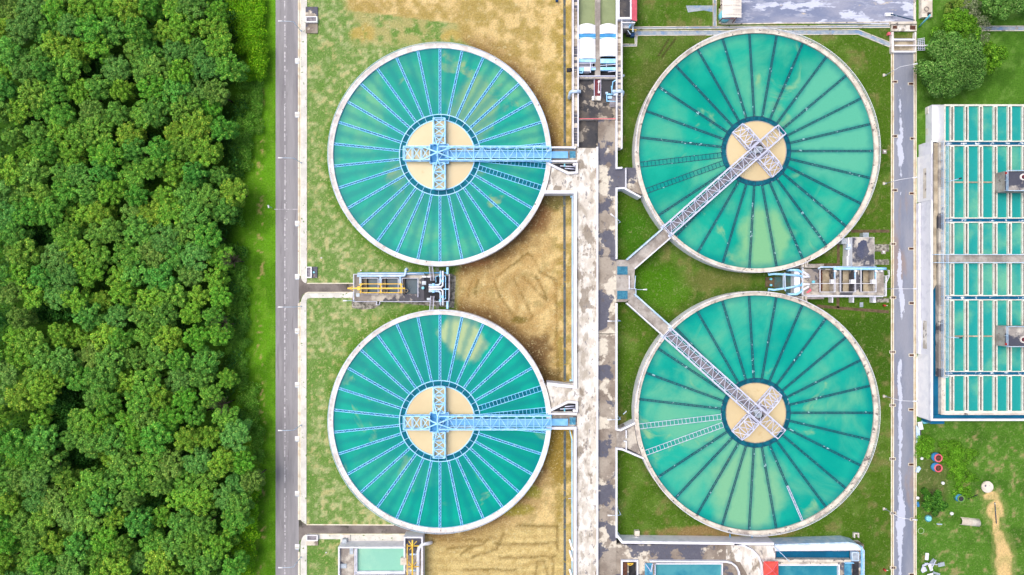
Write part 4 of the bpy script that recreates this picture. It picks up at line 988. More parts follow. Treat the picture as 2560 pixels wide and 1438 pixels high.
m.prail([(886,754),(886,686),(1045,684)],ZS,h=1,r=.06,sp=2); m.prail([(887,754),(944,754),(942,762),(950,762),(951,754),(1123,754),(1124,686)],ZS,h=1,r=.055,sp=2.5); m.build('handrail','lavsteel',o)
m=MB(); m.pbox(936,755,943,763,0,1.6); m.pbox(915,755,936,760,0,1.2); m.build('stairs','conc_gr',o)
m=MB(); m.pbox(1056,690,1066,694,ZS,ZS+.5); m.pbox(1068,690,1078,694,ZS,ZS+.5); m.build('white_block','whiteclean',o)
[MB().pbox(*r_,ZS,ZS+.12).build('hatch','metal',o) for r_ in ((890,733,899,742),(1055,703,1065,712),(1067,745,1076,751))]
m=MB(); m.pbox(1090,690,1123,752,ZS,ZS+.02); m.pbox(1060,694,1090,750,ZS,ZS+.018); m.build('dark_floor','dark',o)
m=MB(); m.cyl(*W(1058,720,ZS)[:2],ZS,ZS+.8,.35,12); m.build('valve_wheel','cyan',o)
# pipes
single(MB().tube([W(893,690,3.6),W(1006,690,3.6),W(1011,689,3.6),W(1014,684,3.6),W(1014,675,3.6),W(1017,672,3.5),W(1019,675,2.6)],.3,12),'header_pipe','bluepale','thick pale header pipe with a hooked end on the north of the west pump station','pipe')
single(MB().tube([W(894,684,3.2),W(1060,685,3.2)],.24,10),'header_pipe','bluepale','thin pale pipe on the north edge of the west pump station','pipe')
single(MB().pbox(900,681,1120,683.5,1.8,3.0),'blue_beam','bluemid','strong blue beam on the north edge of the west pump station','beam')
for k,(x_,lb) in enumerate(((901,'left'),(951,'middle'),(1001,'right'))):
    single(MB().tube([W(x_,691,3.5),W(x_,712,3.5),W(x_,713,2.7)],.26,10),'branch_pipe','bluepale','short pale branch pipe down to the yellow hoist frame, %s one'%lb,'pipe','branch pipes of the west pump station')
gp=thing('manifold','bundle of four white bent pipes on the right of the west pump station','pipe manifold',1098,720,ZS)
for k,(y_,xr,ye) in enumerate(((712.5,1101.5,679),(717.5,1107.5,679),(723.5,1107.5,762),(728.5,1101.5,762))):
    m=MB(); s_=-1 if ye<700 else 1
    if k in (1,): pts=[(1072,y_),(1103,y_),(1107,y_-4),(1107.5,ye)]
    elif k==2: pts=[(1072,y_),(1103,y_),(1107,y_+4),(1107.5,ye)]
    else: pts=[(1072,y_),(1097,y_),(1101,y_+s_*4),(1101.5,ye)]
    m.tube([W(a,b,3.5) for a,b in pts]+[W(*pts[-1],1.2)],.24,10); m.build('pipe','whiteclean' if k in(1,2) else 'bluepale',gp)
m=MB(); m.tube([W(1105,690,3.3),W(1113,690,3.3),W(1114,693,3.3),W(1114,747,3.3),W(1105,750,3.3)],.11,8); m.tube([W(1095,690,3.4),W(1089,692,3.4),W(1090,706,3.4)],.1,8); m.bar(W(1108,723,3.6),W(1122,723,3.6),.28); m.build('small_pipe','bluesteel',gp)
m=MB()
for x_,y_ in ((1084,712),(1084,729),(1107,703),(1107,742),(1101,690),(1101,752)):
    q=W(x_,y_,3.5); m.box(q.x-.3,q.y-.3,3.2,q.x+.3,q.y+.3,3.85); m.cyl(q.x,q.y,3.85,4.15,.25,10)
m.build('valve','bluesteel',gp)
hz=thing('hoist_frame','yellow hoist gantry over the three pits of the west pump station','hoist gantry',960,720,ZS)
zh=5.2
MB().bar(W(869,721,zh),W(1013,721,zh),.36,.4).build('hoist_beam','yellow',hz)
m=MB(); m.bar(W(900,710,zh-.3),W(1004,710,zh-.3),.2); m.bar(W(905,732,zh-.3),W(1000,732,zh-.3),.2)
for x_ in (902,952,1003):
    m.bar(W(x_,709,zh-.3),W(x_,733,zh-.3),.26); m.bar(W(x_,709,zh-.3),W(x_,709,ZS),.2); m.bar(W(x_,733,zh-.3),W(x_,733,ZS),.2)
    for s_ in (-1,1):
        m.bar(W(x_,721+s_*7,zh-.3),W(x_+5,721+s_*11,zh-.3),.12); m.bar(W(x_,721+s_*7,zh-.3),W(x_-5,721+s_*11,zh-.3),.12)
m.build('support_frame','yellow',hz)
m=MB(); m.bar(W(869,721,zh),W(885,715,zh),.1); m.bar(W(869,721,zh),W(885,727,zh),.1); m.build('tip_brace','yellow',hz)
MB().pbox(893,716,901,726,zh-.6,zh+.3).build('trolley','yellow',hz)
# gangways to the tanks
for y0,y1,x_,lb in ((666,702,1079,'grey slatted gangway from the west pump station up to the upper left tank'),(740,776,1079,'grey slatted gangway from the west pump station down to the lower left tank')):
    g=thing('gangway',lb,'gangway',x_,(y0+y1)/2,ZS,'gangways of the west pump station'); m=MB(); n=11
    xa= (1077 if y0<700 else 1081); xb=(1081 if y0<700 else 1078)
    for k in range(n):
        t=(k+.2)/n; yy=y0+(y1-y0)*t; xx=xa+(xb-xa)*t; m.pbox(xx-3.6,yy,xx+3.6,yy+1.8,3.65,3.72)
    m.build('treads','grate',g); m=MB()
    for s_ in (-4.2,4.2): m.bar(W(xa+s_,y0,3.7),W(xb+s_,y1,3.7),.12); m.bar(W(xa+s_,y0,4.6),W(xb+s_,y1,4.6),.09)
    m.build('stringer','lavsteel',g)
for y0,y1,lb in ((668,686,'upper'),(753,772,'lower')):
    g=thing('pipe_bundle','vertical pale conduit beside the gangway of the %s left tank'%lb,'conduit',1118,(y0+y1)/2,1.5,'conduits to the left tanks'); MB().pbox(1116,y0,1120.5,y1,1.5,3.3).build('conduit','bluesteel',g)
    m=MB(); [m.bar(W(1090+3*k,y0,2.6),W(1091+3*k,y1,2.6),.1) for k in range(3)]; m.build('thin_pipe','grate',g)
lamp('station_lamp','short pale lamp post on the lower left corner of the west pump station',893,751,-1,0,4.4,1.4,None,'bluepale',0)

# concrete inspection pits on the west lawn
def pit(lb,slab_r,box_r,z=.9):
    g=thing('inspection_pit',lb,'inspection pit',(slab_r[0]+slab_r[2])/2,(slab_r[1]+slab_r[3])/2,0,'inspection pits on the west lawn')
    m=MB(); m.slab([slab_r],[box_r],0,.3); m.build('slab','conc_dk',g)
    m=MB(); b=box_r; m.slab([b],[(b[0]+2,b[1]+2,b[2]-2.6,b[3]-2.6)],0,z); m.build('upstand','whiteclean',g)
    MB().pbox(b[0]+1.6,b[1]+1.6,b[2]-2.4,b[3]-2.4,0,z-.25).build('grille','dark' if z>1 else 'grate',g); return g
pit('dark concrete inspection pit with white upstand at the top of the west lawn',(764,17,794,83),(764,41,793,56))
g=pit('inspection pit with a grille and a dark square slab just above the pump station lane',(765,667,793,695),(765,667,779,695))
MB().cyl(*W(785,681,.3)[:2],.3,.5,.25,10).build('pipe_stub','cyan',g)
pit('inspection pit with white upstand on the pavement corner at the bottom left',(766,1338,795,1364),(766,1338,794,1353))

# ------------------------------------------------------------------ bottom west settling basin
o=thing('settling_basin','white walled basin of pale green water at the bottom edge','basin',960,1410,0)
m=MB(); m.slab([(847,1369,1053,1520)],[(892,1371,1010,1430)],0,3.2); m.build('deck','conc_mix',o)
m=MB(); m.pwall([(847,1520),(847,1369),(1010,1369)],.35,0,4.0); m.build('parapet','white',o)
m=MB(); m.slab([(889,1367,1013,1435)],[(893,1371.5,1009,1429)],0,3.6); m.build('basin_wall','white',o)
MB().pbox(892,1370,1010,1431,0,2.9).build('water','greenW',o)
m=MB(); m.prail([(889,1370),(889,1435),(1012,1435)],3.6,h=1,r=.05,sp=2); m.build('handrail','lavsteel',o)
m=MB(); m.pbox(1010,1343,1056,1520,0,2.6); m.build('valve_floor','conc_dk',o)
m=MB(); m.pwall([(1011,1368),(1011,1344),(1055,1344),(1055,1520)],.35,0,3.9); m.build('side_wall','white',o)
[MB().pbox(*r_,3.2,3.4).build('hatch','metal',o) for r_ in ((851,1410,866,1421),(874,1371,883,1386))]
m=MB(); m.pbox(1001,1396,1016,1413,2.6,4.0); m.build('cabinet','rim_e',o)
g=thing('hoist_frame','yellow hoist gantry at the right end of the bottom left basin','hoist gantry',1031,1390,2.6)
m=MB(); m.bar(W(1031,1350,5.2),W(1031,1520,5.2),.34); m.build('hoist_beam','yellow',g)
m=MB()
for y_ in (1365,1417): m.bar(W(1020,y_,4.9),W(1048,y_,4.9),.2); m.bar(W(1031,y_,5.1),W(1024,y_+10,4.6),.12); m.bar(W(1031,y_,5.1),W(1042,y_-12,4.6),.14); m.bar(W(1031,y_,5.1),W(1022,y_-12,4.6),.14)
m.bar(W(1018,1360,4.6),W(1018,1500,4.6),.2); m.build('support_frame','yellow',g)
single(MB().tube([W(1045,1520,3.6),W(1045,1380,3.6),W(1048,1368,3.6),W(1056,1361,3.5),W(1070,1359,3.2),W(1077,1357,1.6),W(1078,1356,.3)],.42,14),'bent_pipe','whiteclean','thick white bent pipe at the right of the bottom left basin','bent pipe')
g=thing('pipe_branches','light blue valve branches under the yellow gantry at the bottom','valves',1034,1400,2.6)
for y_ in (1386,1426): MB().tube([W(1024,y_,3.4),W(1045,y_,3.4)],.26,10).build('branch_pipe','bluepale',g); MB().pbox(1034,y_+3,1042,y_+10,2.6,3.1).build('valve_body','navy',g)
single(MB().pbox(855,1349,866,1361,0,1.6),'hatch_box','metal','grey hatch box on the pavement above the bottom left basin','box')
single(MB().pbox(851,1338,875,1362,0,.4),'concrete_pad','rim_w','square white concrete pad under the grey hatch box','concrete pad')

# ------------------------------------------------------------------ east pump station between the right tanks
ZE=2.8
o=thing('filter_pit_station','east pump station with three deep beige pits between the right tanks','pump station',2100,705,0)
m=MB(); m.slab([(2003,672,2210,738)],[(2046,675,2083,730),(2097,675,2133,730),(2148,675,2183,730)],0,ZE); m.build('deck','conc_mix',o)
for k,x_ in enumerate((2046,2097,2148)):
    MB().pbox(x_,675,x_+37,731,0,.5).build('pit_floor','beige',o)
    m=MB(); m.pbox(x_,675,x_+10,731,.5,.9); m.build('dark_bench','dark' if k else 'brown',o)
    m=MB(); m.bar(W(x_+8,705,1.6),W(x_+35,703,1.6),.25); m.build('pit_beam','beige',o)
m=MB(); 
for x_ in (2046,2097,2148): m.prail([(x_,675),(x_,730),(x_+37,730),(x_+37,675)],ZE,h=1,r=.06,sp=2)
m.prail([(2003,670),(2003,738),(2210,740),(2210,690),(2217,690)],ZE,h=1,r=.08,sp=2); m.prail([(2217,676),(2218,690),(2208,712),(2207,740)],ZE-1,h=1,r=.07,sp=2); m.prail([(2025,709),(2187,709)],ZE,h=1.0,r=.06,sp=5); m.build('handrail','white',o)
m=MB(); m.pbox(2003,740,2208,743,0,ZE+.2); m.build('white_edge','white',o)
m=MB(); [m.pbox(x_,742,x_+3,757,0,2) for x_ in (2080,2132)]; m.pbox(2183,742,2190,757,0,1.8); m.build('buttress','white',o)
[MB().pbox(*r_,ZE,ZE+1.0).build('white_box','whiteclean',o) for r_ in ((2078,699,2086,709),(2128,699,2139,709),(2180,699,2191,709),(2202,676,2207,680))]
m=MB(); m.pbox(1985,660,2060,670,0,2.0); m.pbox(1985,741,2060,748,0,2.0); m.build('side_ledge','conc_gr',o)
m=MB(); m.pwall([(2014,652),(2014,668)],.3,3.4,4.5); m.pwall([(2020,655),(2018,662)],.3,3.4,4.5); m.pwall([(2008,658),(2008,668)],.3,3.4,4.5); m.pwall([(2014,741),(2018,758)],.3,3.4,4.5); m.pwall([(2007,741),(2007,750)],.3,3.4,4.5); m.pbox(2008,655,2019,669,0,3.4); m.pbox(2008,741,2018,755,0,3.4); m.build('tank_link','rim_e',o)
single(MB().tube([W(2045,672,3.5),W(2052,668,3.6),W(2190,667,3.6)],.22,10),'header_pipe','bluepale','thin pale pipe on the north edge of the east pump station','pipe')
single(MB().tube([W(2084,672,3.6),W(2205,672,3.6),W(2215,672,3.4)],.33,12),'header_pipe','bluesteel','thick light blue pipe on the north edge of the east pump station','pipe')
for x_,lb in ((2087,'left'),(2138,'middle'),(2189,'right')):
    g=thing('branch_pipe','light blue branch pipe beside the %s white box of the east pump station'%lb,'pipe',x_,690,ZE,'branch pipes of the east pump station'); MB().tube([W(x_,673,3.6),W(x_,694,3.5),W(x_,698,3.0)],.2,10).build('pipe','bluesteel',g); MB().cyl(*W(x_-1,678,3.6)[:2],3.6,4.2,.28,10).build('valve','whiteclean',g)
single(MB().pbox(1986,676,2000,733,0,2.6),'white_cover_slab','white','tall white slab at the left end of the east pump station','cover slab')
g=thing('grate_yard','teal grated floor between the light blue pipes of the east station','grated floor',1955,705,0)
MB().pbox(1914,693,1986,718,.0,.3).build('slab','dirt',g); MB().pbox(1936,692,1960,720,.3,.5).build('grating','yardgrate',g); MB().pbox(1964,680,1985,731,.3,.42).build('grating','yardgrate',g)
m=MB(); [m.cyl(*W(x_,y_,.5)[:2],.3,1.1,.28,10) for x_,y_ in ((1926,698),(1926,713),(1980,686),(1980,724))]; m.build('vent_cap','cyan',g)
for k,(pts,lb) in enumerate((([(1922,682),(1922,687),(1934,685),(1960,686),(2005,690)],'upper long light blue pipe leading to the east pump station valves'),([(1922,728),(1922,723),(1935,725),(1970,720),(2005,713)],'lower long light blue pipe leading to the east pump station valves'),
                      ([(1967,677),(1975,675),(1994,675),(2008,683)],'upper short light blue pipe hooking to the east pump station'),([(1967,734),(1975,736),(1992,736),(2008,726)],'lower short light blue pipe hooking to the east pump station'))):
    single(MB().tube([W(*pts[0],1.0)]+[W(a,b,3.0) for a,b in pts[1:]],.27 if k<2 else .3,10),'feed_pipe','bluesteel',lb,'pipe','light blue feed pipes of the east station')
single(MB().bar(W(1962,682,3.6),W(1963,728,3.6),.22).bar(W(1958,686,3.3),W(1958,722,3.3),.14),'pipe_rack','bluepale','pale rack crossing the two long light blue pipes','pipe rack')
G6='valves of the east pump station'
for k,(x_,y_,a_,lb) in enumerate(((2012,684,-35,'topmost white valve body of the east pump station'),(2013,692,0,'second white valve body of the east pump station'),(2013,711,0,'third white valve body of the east pump station'),(2012,721,30,'lowest white valve body of the east pump station'))):
    g=thing('gate_valve',lb,'valve',x_,y_,ZE,G6,local=True); g.rotation_euler=(0,0,R(a_))
    m=MB(); m.tube([(-.9,0,.5),(0,0,.5),(.9,0,.5)],.3,12); m.tube([(.3,0,.5),(.3,0,1.2)],.14,8); m.build('body','whiteclean',g); m=MB(); m.tube([(-1.1,0,.5),(-.85,0,.5)],.42,12); m.build('flange','bluesteel',g)
single(MB().pprism([(2016,732),(2026,722),(2023,716),(2029,727),(2020,733)],ZE,ZE+.25),'red_beam','pinkroof','salmon red angled plate on the left of the east pump station','metal plate')
single(MB().cyl(*W(2032,705,ZE)[:2],ZE,ZE+.5,.35,12),'manhole_cover','cyan','light blue round cover on the east pump station deck','cover')
# service building
o=thing('service_building','flat roofed building with a dark stained roof beside the upper right tank','building',2155,628,0)
MB().pbox(2131,593,2186,666,0,4.3).build('wall','white',o); MB().pbox(2131.5,593.5,2185.5,665.5,4.303,4.42).build('roof','roofgr',o)
rs=random.Random(8); pts=[]
for k in range(22):
    a_=k*6.283/22; rr_=(1+rs.uniform(-.13,.13)); pts.append((2157+15*rr_*math.cos(a_)+2*math.sin(a_*2),622+24*rr_*math.sin(a_)))
MB().pprism(pts,4.42,4.425).build('roof_stain','stain',o)

m=MB(); m.pbox(2117,640,2131,666,0,2.2); m.pbox(2120,594,2131,640,0,2.6); m.build('side_canopy','white',o)
m=MB(); m.tube([W(2127,620,3.0),W(2126,655,3.0),W(2131,664,3.2)],.12,8); m.build('drain_pipe','bluesteel',o)
m=MB(); m.pbox(2119,610,2129,619,2.6,3.4); m.pbox(2115,620,2129,624,2.2,3.0); m.build('duct','bluepale',o)
single(MB().pbox(2104,596,2117,610,0,1.8),'cooling_unit','metal','grey cooling unit on the left of the service building','cooling unit')
single(MB().pbox(2158,582,2172,593,0,1.8),'cooling_unit','metal','grey cooling unit on the north side of the service building','cooling unit')
# small lawn things
def cap(lb,x_,y_):
    g=thing('manhole',lb,'manhole',x_,y_,0,'manholes with white caps'); MB().pbox(x_-5,y_-5,x_+5,y_+5,0,.35).build('collar','conc_gr',g); MB().cyl(*W(x_,y_,.6)[:2],.35,.75,.33,14,.2).build('cap','whiteclean',g)
cap('manhole with a white cap on the lawn right of the upper right tank',2212,379); cap('manhole with a white cap on the stony strip beside the service building',2209,630)
single(MB().pbox(2150,756,2158,768,0,.2),'drain_cover','metal','small grey drain cover on the grass below the east pump station','drain cover')
for x_,y_,lb in ((2212,764,'red hydrant beside the east road below the east pump station'),(2213,1426,'red hydrant beside the east road near the bottom edge')):
    g=thing('hydrant',lb,'hydrant',x_,y_,0,'red hydrants'); MB().cyl(*W(x_,y_,.6)[:2],0,.9,.3,12,.2).build('body','red',g); MB().bar(W(x_,y_,.6),W(x_+7,y_,.6),.16).build('arm','rim_e',g)
single(MB().slab([(2135,1333,2148,1345)],[(2138,1336,2146,1345)],0,.7),'open_box','rim_w','small open concrete box on the lawn below the lower right tank','concrete box')
single(MB().pbox(1587,1328,1599,1341,0,1.2),'junction_box','rim_e','small concrete box at the left end of the bottom white parapet','concrete box')
for k,(x_,y_,lb) in enumerate(((1825,1339,'left'),(1880,1341,'right'))):
    single(MB().bar(W(x_,y_-4,1),W(x_,y_+5,1),.18).bar(W(x_,y_,1),W(x_,y_,0),.15),'blue_marker','bluemid','small blue post below the lower right tank, %s one'%lb,'post')
g=thing('sign_post','small white sign post on the grass left of the west road','sign',674,517,0)
MB().bar(W(680,520,0),W(672,516,2.0),.09).build('post','bluepale',g); MB().bar(W(671,513,2.1),W(672,520,2.1),.25,.5).build('sign_panel','whiteclean',g)
for x_,y_,lb in ((902,676,'tiny white marker stone on the lawn above the west pump station'),(803,645,'tiny white marker stone on the lawn left of the upper left tank'),(815,1382,'tiny white marker on the bottom left lawn')):
    single(MB().pbox(x_-1.6,y_-1.2,x_+1.6,y_+1.2,0,.3),'marker_stone','whiteclean',lb,'marker')
single(MB().bar(W(1552,1042,1),W(1546,1050,4),.1).bar(W(1566,1028,.3),W(1558,1036,.3),.22),'fallen_rail','bluepale','pale rail lying on the grass beside the lower right tank wall','rail')

# ------------------------------------------------------------------ bottom east works
Zb=3.2
o=thing('treatment_block','concrete deck with dark basins under the lower right tank','treatment works',1850,1400,0)
m=MB(); m.slab([(1541,1362,2160,1520)],[(1639,1411,1806,1500),(1572,1404,1592,1500),(1940,1378,2128,1401),(1946,1414,2097,1500)],0,Zb); m.build('deck','conc_dk',o)
MB().pprism([(1815,1364),(1938,1364),(1938,1404),(1905,1440),(1870,1440),(1850,1405),(1815,1403)],Zb,Zb+.015).build('pale_deck','conc_lt',o)
MB().pbox(1639,1411,1806,1520,0,Zb-.6).build('basin_water','blueW',o)
MB().pbox(1940,1378,2128,1401.5,0,Zb-.8).build('basin_water','chanW',o)
MB().pbox(1946,1414,2097,1520,0,Zb-.6).build('basin_water','blueW',o)
MB().pbox(1572,1404,1592,1520,0,Zb-1.4).build('basin_water','dark',o)
m=MB(); m.pwall([(1541.5,1338),(1556,1356),(1815,1359),(1845,1360),(1935,1360)],.62,0,Zb+1.0); m.build('parapet','white',o)
m=MB(); m.pwall([(1836,1361)]+[(1836+70*math.sin(R(a)),1361+62*(1-math.cos(R(a)))) for a in (20,40,60,80,95)]+[(1906,1500)],.36,Zb,Zb+1.0); m.build('curved_parapet','white',o)
m=MB(); m.pwall([(1625,1404),(1815,1405)]+[(1815+34*math.sin(R(a)),1405+34*(1-math.cos(R(a)))) for a in (25,50,75,90)]+[(1849,1500)],.36,Zb,Zb+.9); m.build('curved_parapet','white',o)
m=MB(); m.pwall([(1555,1500),(1555,1403),(1594,1403),(1594,1500)],.34,Zb,Zb+.9); m.build('parapet','white',o)
m=MB(); m.pbox(1557,1406,1568,1500,Zb,Zb+.3); m.build('brown_slabs','brown',o)
m=MB(); m.bar(W(1568,1409,Zb+1),W(1583,1409,Zb+1),.25); m.bar(W(1568,1409,Zb+1),W(1575,1414,Zb+1),.16); m.bar(W(1583,1409,Zb+1),W(1576,1414,Zb+1),.16); m.build('yellow_hoist','yellow',o)
MB().pbox(1612,1408,1632,1500,Zb,Zb+.1).build('grating','bluegrate',o); MB().pbox(2111,1408,2129,1500,Zb,Zb+.1).build('grating','bluegrate',o)
m=MB(); m.prail([(1612,1406),(1626,1426),(1630,1406)],Zb,h=1,r=.06); m.prail([(1636,1408),(1636,1500)],Zb,h=1,r=.07,sp=1.5); m.build('handrail','lavsteel',o)
m=MB(); m.pwall([(1639,1410),(1806,1410),(1806,1500)],.26,0,Zb+.2); m.pwall([(1945,1413),(2098,1413),(2098,1500)],.3,0,Zb+.25); m.build('basin_edge','white',o)
m=MB(); m.pwall([(1938,1363),(2122,1357),(2145,1363),(2160,1377),(2160,1500)],.32,0,Zb+1.2); m.build('parapet','bluepale',o)
a=MB(); a.pprism([(1937,1361),(2135,1357),(2158,1376),(1938,1378)],Zb,Zb+.45); a.build('white_ledge','white',o)
m=MB(); m.pwall([(1938,1402),(2128,1403)],.6,0,Zb+.5); m.pwall([(1945,1408),(2095,1409)],.45,0,Zb+.1); m.build('divider','rim_e',o)
m=MB(); m.pbox(2130,1381,2148,1403,Zb,Zb+.9); m.build('hatch_box','bluepale',o); m=MB(); m.pbox(2132,1383,2146,1401,Zb+.9,Zb+.95); m.build('hatch_lid','metal',o)
m=MB(); m.prail([(2150,1363),(2150,1500)],Zb,h=1,r=.09,sp=1.8); m.prail([(2108,1404),(2130,1404)],Zb,h=1,r=.07,sp=1); m.build('blue_handrail','bluesteel',o)
m=MB(); m.pbox(2131,1406,2147,1500,Zb,Zb+.03); m.build('dark_floor','dark',o)
m=MB(); m.bar(W(1935,1366,Zb+1),W(1974,1404,Zb+.6),.14); m.build('diagonal_pipe','bluepale',o)
g=thing('red_canopy','small square red roof with pale hip ridges at the bottom edge','roof canopy',1929,1424,Zb)
a=W(1910,1405,5.6); b=W(1947,1443,5.6); cx,cy=(a.x+b.x)/2,(a.y+b.y)/2
m=MB(); m.add([(a.x,b.y,5.3),(b.x,b.y,5.3),(b.x,a.y,5.3),(a.x,a.y,5.3),(cx,cy,6.3)],[(0,1,4),(1,2,4),(2,3,4),(3,0,4),(3,2,1,0)]); m.build('roof','redroof',g)
m=MB(); [m.bar((x_,y_,5.33),(cx,cy,6.33),.12) for x_ in (a.x,b.x) for y_ in (a.y,b.y)]; m.build('ridge','pinkroof',g)
m=MB(); [m.bar((x_,y_,Zb),(x_,y_,5.3),.2) for x_ in (a.x+.3,b.x-.3) for y_ in (a.y-.3,b.y+.3)]; m.build('post','white',g)
g=thing('bench_frame','white bench like pipe frame on the grass at the lower walkway corner','pipe frame',1575,1346,0)
MB().bar(W(1547,1345,1.6),W(1590,1345,1.6),.34).bar(W(1590,1342,1.6),W(1595,1352,1.6),.34).bar(W(1547,1342,1.6),W(1553,1352,1.6),.3).bar(W(1550,1345,1.5),W(1550,1345,0),.3).bar(W(1588,1345,1.5),W(1588,1345,0),.3).build('frame','whiteclean',g)
single(MB().tube([W(2120,1357,1.0),W(2137,1357,1.0),W(2150,1365,1.0)],.3,10),'corner_pipe','bluesteel','light blue pipe at the top right corner of the treatment block','pipe')

# ------------------------------------------------------------------ filter building (east)
ZF=5.0
F=thing('filter_building','large filter building with rows of narrow turquoise water cells','filter building',2480,650,0)
XC=[2381,2417,2453,2489,2525,2561,2597]
x0f,x1f=2361,2640
rows=[(265,352),(365,544),(557,636),(658,738),(751,928),(940,1028)]
holes=[(x0f+3,y0,XC[0]-4.9,y1) for y0,y1 in rows]
for a_,b_ in zip(XC[:-1],XC[1:]): holes+=[(a_+4.9,y0,b_-4.9,y1) for y0,y1 in rows]
gaps=[(x-2.5,y0+2,x+2.5,y1-2) for x in XC[:-1] for y0,y1 in rows]
ch=[(x0f+2,354.5,x1f-2,362.5),(x0f+2,546.5,x1f-2,554.5),(x0f+2,740.5,x1f-2,748.5),(x0f+2,930,x1f-2,937.5)]
# frames slightly below the walkway; every cell has its own cream frame
frm=MB(); frm.slab([(x0f,261,x1f,1035)],holes+gaps+ch,3.0,ZF); frm.build('cell_walls','kerb' if False else 'cellwall' if 'cellwall' in M else 'rim_e',F)
w=MB(); w.pbox(x0f+.5,261.5,x1f,1034,2.9,ZF-.55); w.build('cell_water','filterW',F)
[MB().pbox(a,b,c_,d_,ZF-.54,ZF-.45).build('channel_water','chanW',F) for a,b,c_,d_ in ch]
w=MB(); [w.pbox(a,b,c_,d_,ZF-.54,ZF-.40) for a,b,c_,d_ in gaps]; w.build('trough_gap','dark',F)
w=MB()
for (a,b,c_,d_) in ch:
    for x in XC:
        for q in range(3): w.pbox(x-15+q*5,b+1+.6*q,x-6+q*3,d_-1-.8*q,ZF-.46,ZF-.42+.01*q)
w.build('splash','foam',F)
w=MB(); w.pbox(2383,454,2490,457.5,ZF-.6,ZF-.3); w.pbox(2383,839,2490,842.5,ZF-.6,ZF-.3); w.build('cross_beam','beige',F)
w=MB(); w.pbox(2352,638,x1f,656,ZF+.003,ZF+.12); w.build('middle_walkway','conc_gr',F)
w=MB(); w.prail([(2330,637),(2640,637)],ZF,h=1.1,r=.07,sp=2.2); w.prail([(2330,657),(2640,657)],ZF,h=1.1,r=.07,sp=2.2); w.build('walkway_rail','bluepale',F)
w=MB(); w.pbox(2347,356,2361,942,3,ZF+.1); w.build('side_walkway','conc_mix',F)
w=MB(); w.prail([(2351,356),(2351,942),(2362,942)],ZF,h=1.1,r=.05,sp=2.2); w.prail([(2363,356),(2363,942)],ZF,h=1.1,r=.055,sp=2.2); w.build('side_rail','bluepale',F)
w=MB(); w.pbox(2360,261,x1f,1036,0,2.9); a=w; a.build('base','white',F)
w=MB(); w.pwall([(2362,1035),(2640,1035)],.5,0,ZF+.02); w.pwall([(2357.5,943),(2357.5,1037)],.8,0,ZF+.02); w.build('outer_wall','rim_e',F)
MB().pbox(2327,700,2361,1060,0,3.8).build('channel_floor','chanW',F)
MB().pbox(2327,1037,2700,1049,0,4.2).build('outer_channel_water','chanW',F)
w=MB(); w.pbox(2333,540,2347,700,0,4.1); w.build('inner_channel_water','chanW',F)
w=MB(); w.pwall([(2330,352),(2330,1050),(2700,1050)],.5,0,ZF); w.build('channel_wall','white',F)
w=MB(); w.pprism([(2335,358),(2346,358),(2346,530),(2341,545),(2341,710),(2333,726),(2333,545),(2335,520)],0,ZF-.35); w.build('gutter_bed','beige',F)
w=MB(); w.pbox(2331.5,358,2335,500,0,ZF-.9); w.build('dark_slot','dark',F)
w=MB(); w.pbox(2326.5,520,2330.5,1050,0,ZF+.01); w.build('parapet_cap','white',F)
w=MB(); w.pbox(2330,262,2361,355,0,2.6); w.build('lower_block','white',F)
# penthouses standing over the cells
for y0,y1,lb in ((428,478,'upper'),(816,866,'lower')):
    g=thing('stair_kiosk','grey concrete kiosk with a stained flat roof over the %s filter cells'%lb,'kiosk',2540,(y0+y1)/2,ZF,'concrete kiosks on the filter building')
    MB().pbox(2512,y0,2640,y1,ZF-.3,8.2).build('wall','conc_gr',g); MB().pbox(2513,y0+1,2640,y1-1,8.203,8.3).build('roof','roofgr',g)
    m=MB(); m.prail([(2640,y0),(2512,y0),(2512,y1),(2640,y1)],8.2,h=1,r=.06,sp=2.4); m.build('roof_rail','bluepale',g)
    q=W(2557,y0+(15 if lb=='upper' else 33),8.3); m=MB(); m.ring(q.x,q.y,.5,.8,8.3,8.6,16); m.build('vent_ring','rim_w',g); MB().cyl(q.x,q.y,8.3,9.0,.4,12).build('vent','darkred',g)
    MB().pbox(2516,y0+(2 if lb=='upper' else 42),2521,y0+(7 if lb=='upper' else 48),8.3,8.8).build('red_box','red',g)
for x_,y_,dx,dy,lb in ((2362,456,.97,.25,'upper'),(2362,842,1,-.05,'lower')):
    g=thing('filter_lamp','short white lamp reaching over the %s filter cells'%lb,'lamp',x_,y_,ZF,'lamps on the filter building',local=True)
    MB().tube([(0,0,0),(0,0,2.2)],.07,8).build('pole','bluepale',g); MB().tube([(0,0,2.15),(dx*2.0,dy*2.0,2.4)],.09,8).build('arm','bluepale',g); MB().tube([(dx*1.9,dy*1.9,2.4),(dx*2.6,dy*2.6,2.35)],.17,8).build('lamp_head','dark',g)
